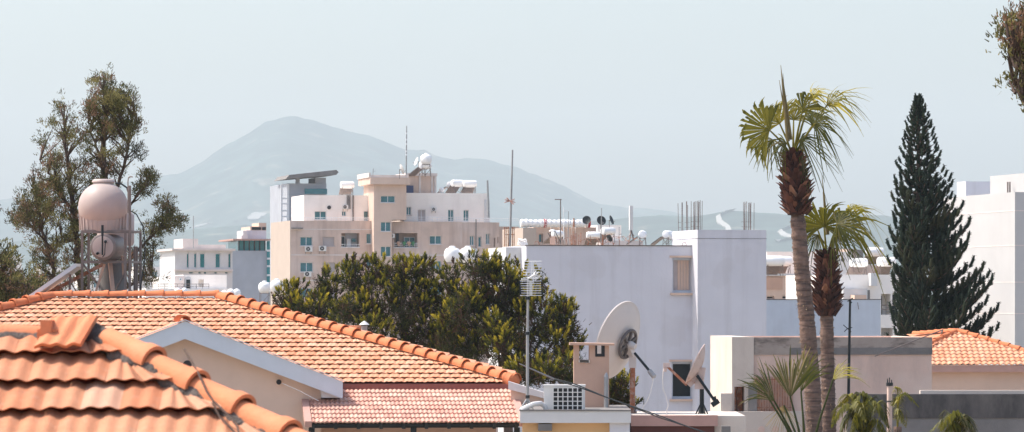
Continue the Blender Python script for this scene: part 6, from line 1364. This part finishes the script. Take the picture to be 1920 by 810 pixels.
palm('p', 'shorter fan palm standing right of the taller palm', 110,
     [(1556, 1440), (1555, 830), (1553, 740), (1551, 650), (1550, 586)], (32, 28, 25), ((1551, 592), (1550, 478), (21, 29, 13), 220),
     [(1545, 425, -.1, V3(.05, -.1, 1), V3(0, -1, .1), 72, 125, 38, .55, .55, .6),
      (1532, 428, .2, V3(-.5, .2, .7), V3(.3, -1, .2), 55, 100, 26, .9, .6, .5),
      (1580, 425, .2, V3(.8, .0, .75), V3(.45, -.9, .1), 82, 85, 28, 1.05, .7, .55),
      (1570, 420, -.4, V3(.55, -.2, .1), V3(-.1, -1, .4), 66, 120, 36, 1.0, .42, .45),
      (1565, 445, -.2, V3(.4, -.1, -.6), V3(.1, -1, .2), 52, 75, 24, .5, .3, .3),
      (1535, 440, .1, V3(-.35, .1, -.6), V3(.1, -1, .2), 56, 70, 22, .4, .35, .3),
      (1590, 395, .5, V3(.8, .3, .55), V3(.4, .4, -.8), 66, 60, 16, 1.3, .75, .4)],
     [(1553, 440, 1541, 328, .035), (1551, 440, 1543, 360, .04)], 52, (1550, 485))
def small_palm(label, Y, base, fronds, seed, cat='fan_palm', wind=(.05, 0, 0)):
    r = np.random.default_rng(seed); t = thing('fan_palm', label, 'palm', (at(base[0], HY, Y).x, Y, 0)); O = np.array(t.location); b = np.array(at(*base, Y)); tb = MB(O); tb.tube([(O[0], Y, 0), b], [.2, .16], 10); tb.build('trunk', M['palmtrunk'], t)
    for (hx, hy, dy, axd, nr, Rp, span, nseg, droop, tone, fuse) in fronds:
        hub = np.array(at(hx, hy, Y + dy)); fm = MB(O); fan(fm, hub, axd, nr, m_of(Rp, Y), span, nseg, droop, wind, fuse, tone, r, dry=.25)
        st_ = MB(O); st_.tube([b, (b + hub) / 2 + (0, 0, .12), hub, hub + unit(axd) * m_of(Rp, Y) * .15], [.04, .028, .02, .006], 6, t=.35); f_ = fm.build('frond', M['frond'], t); st_.build('petiole', M['frond'], f_)
small_palm('young fan palm with spread leaves in front of the old pink house', 101, (1512, 880),
     [(1452, 752, -.2, V3(-.68, -.05, .72), V3(.75, -.75, .45), 96, 48, 24, .30, .36, .5),
      (1482, 745, .1, V3(.02, .1, 1), V3(.2, -1, .1), 96, 42, 24, .12, .30, .62),
      (1562, 712, .3, V3(.65, .1, .6), V3(-.4, -.8, .5), 66, 40, 18, .5, .8, .4),
      (1502, 735, .5, V3(.25, .2, 1), V3(.5, -.8, .1), 90, 34, 14, .3, .45, .45),
      (1434, 735, .5, V3(-.5, .3, .6), V3(.8, -.4, .5), 60, 34, 12, .5, .5, .4),
      (1470, 760, .4, V3(-.1, .2, -1), V3(0, -1, .1), 56, 50, 16, .1, .02, .2)], 61)
# --- feather palms and cycad-like fronds at the bottom
def feather(mb, pts, n, L, r, tone, droop=.6, w=.035):
    P = np.array([tuple(p) for p in pts]); tt = np.linspace(0, 1, len(P)); q = np.linspace(.08, 1, n); C = np.stack([np.interp(q, tt, P[:, k]) for k in range(3)], 1); d = unit(np.gradient(C, axis=0))
    mb.tube(P, np.linspace(.025, .006, len(P)), 5, t=.7)
    for sg in (-1, 1):
        sd_ = unit(np.cross(d, (0, 0, 1.)) * sg); D = unit(sd_ * .75 + d * .6 + r.normal(size=C.shape) * .08 + np.array((0, 0, .15))); LL = (L * np.sin(np.pi * np.clip(q * .8 + .17, 0, 1)) * r.uniform(.85, 1.1, n))[:, None]
        M1 = C + D * LL * .55; M2 = C + D * LL - np.array((0, 0, 1)) * LL * droop; pp = unit(np.cross(D, (0, 0, 1.))); 
        a = np.stack([C - pp * w * .3, C + pp * w * .3, M1 + pp * w / 2, M1 - pp * w / 2], 1); b = np.stack([M1 - pp * w / 2, M1 + pp * w / 2, M2 + pp * .003, M2 - pp * .003], 1); tn = np.clip(tone + .08 * r.normal(size=n), 0, 1)
        mb.quads(a, tn); mb.quads(b, tn)
def feather_palm(label, Y, crown, tips, seed, L=.42, tone=.5, n=34):
    r = np.random.default_rng(seed); t = thing('feather_palm', label, 'palm', (at(crown[0], HY, Y).x, Y, 0)); O = np.array(t.location); c = np.array(at(*crown, Y)); tb = MB(O); tb.tube([(O[0], Y, 0), c], [.14, .1], 10); tb.build('trunk', M['palmtrunk'], t)
    for (mx, my, ex, ey, dy) in tips:
        m_, e_ = np.array(at(mx, my, Y + dy * .5)), np.array(at(ex, ey, Y + dy)); a = [c * (1 - u) ** 2 + 2 * u * (1 - u) * (m_ * 2 - (c + e_) / 2) + e_ * u * u for u in np.linspace(0, 1, 12)]
        mb = MB(O); feather(mb, a, n, L, r, np.clip(tone + .12 * r.normal(), .1, .95)); mb.build('frond', M['frond'], t)
feather_palm('bushy feather palm with glossy yellow-green leaflets beside the slim column', 98, (1620, 850), [(1590, 765, 1560, 800, -.4), (1600, 752, 1575, 762, .5), (1620, 750, 1600, 758, -.2), (1640, 760, 1665, 800, -.4), (1630, 752, 1650, 775, .4), (1610, 770, 1590, 830, -.8), (1645, 790, 1668, 840, -.6), (1615, 760, 1625, 790, -1), (1600, 780, 1568, 830, .2)], 71, L=.36, tone=.5, n=60)
feather_palm('arching feather palm fronds rising at the bottom in front of the dark wall', 96, (1800, 880), [(1795, 790, 1828, 808, -.3), (1790, 782, 1765, 806, -.5), (1800, 785, 1740, 812, .3), (1805, 792, 1835, 830, .2), (1785, 800, 1760, 840, -.4)], 72, L=.40, tone=.4, n=60)
feather_palm('small feather palm just right of the slim column by the dark wall', 103, (1683, 800), [(1690, 742, 1722, 762, -.2), (1684, 745, 1680, 726, .1), (1688, 770, 1698, 800, -.3), (1682, 750, 1672, 760, .3)], 73, L=.26, tone=.65, n=24)
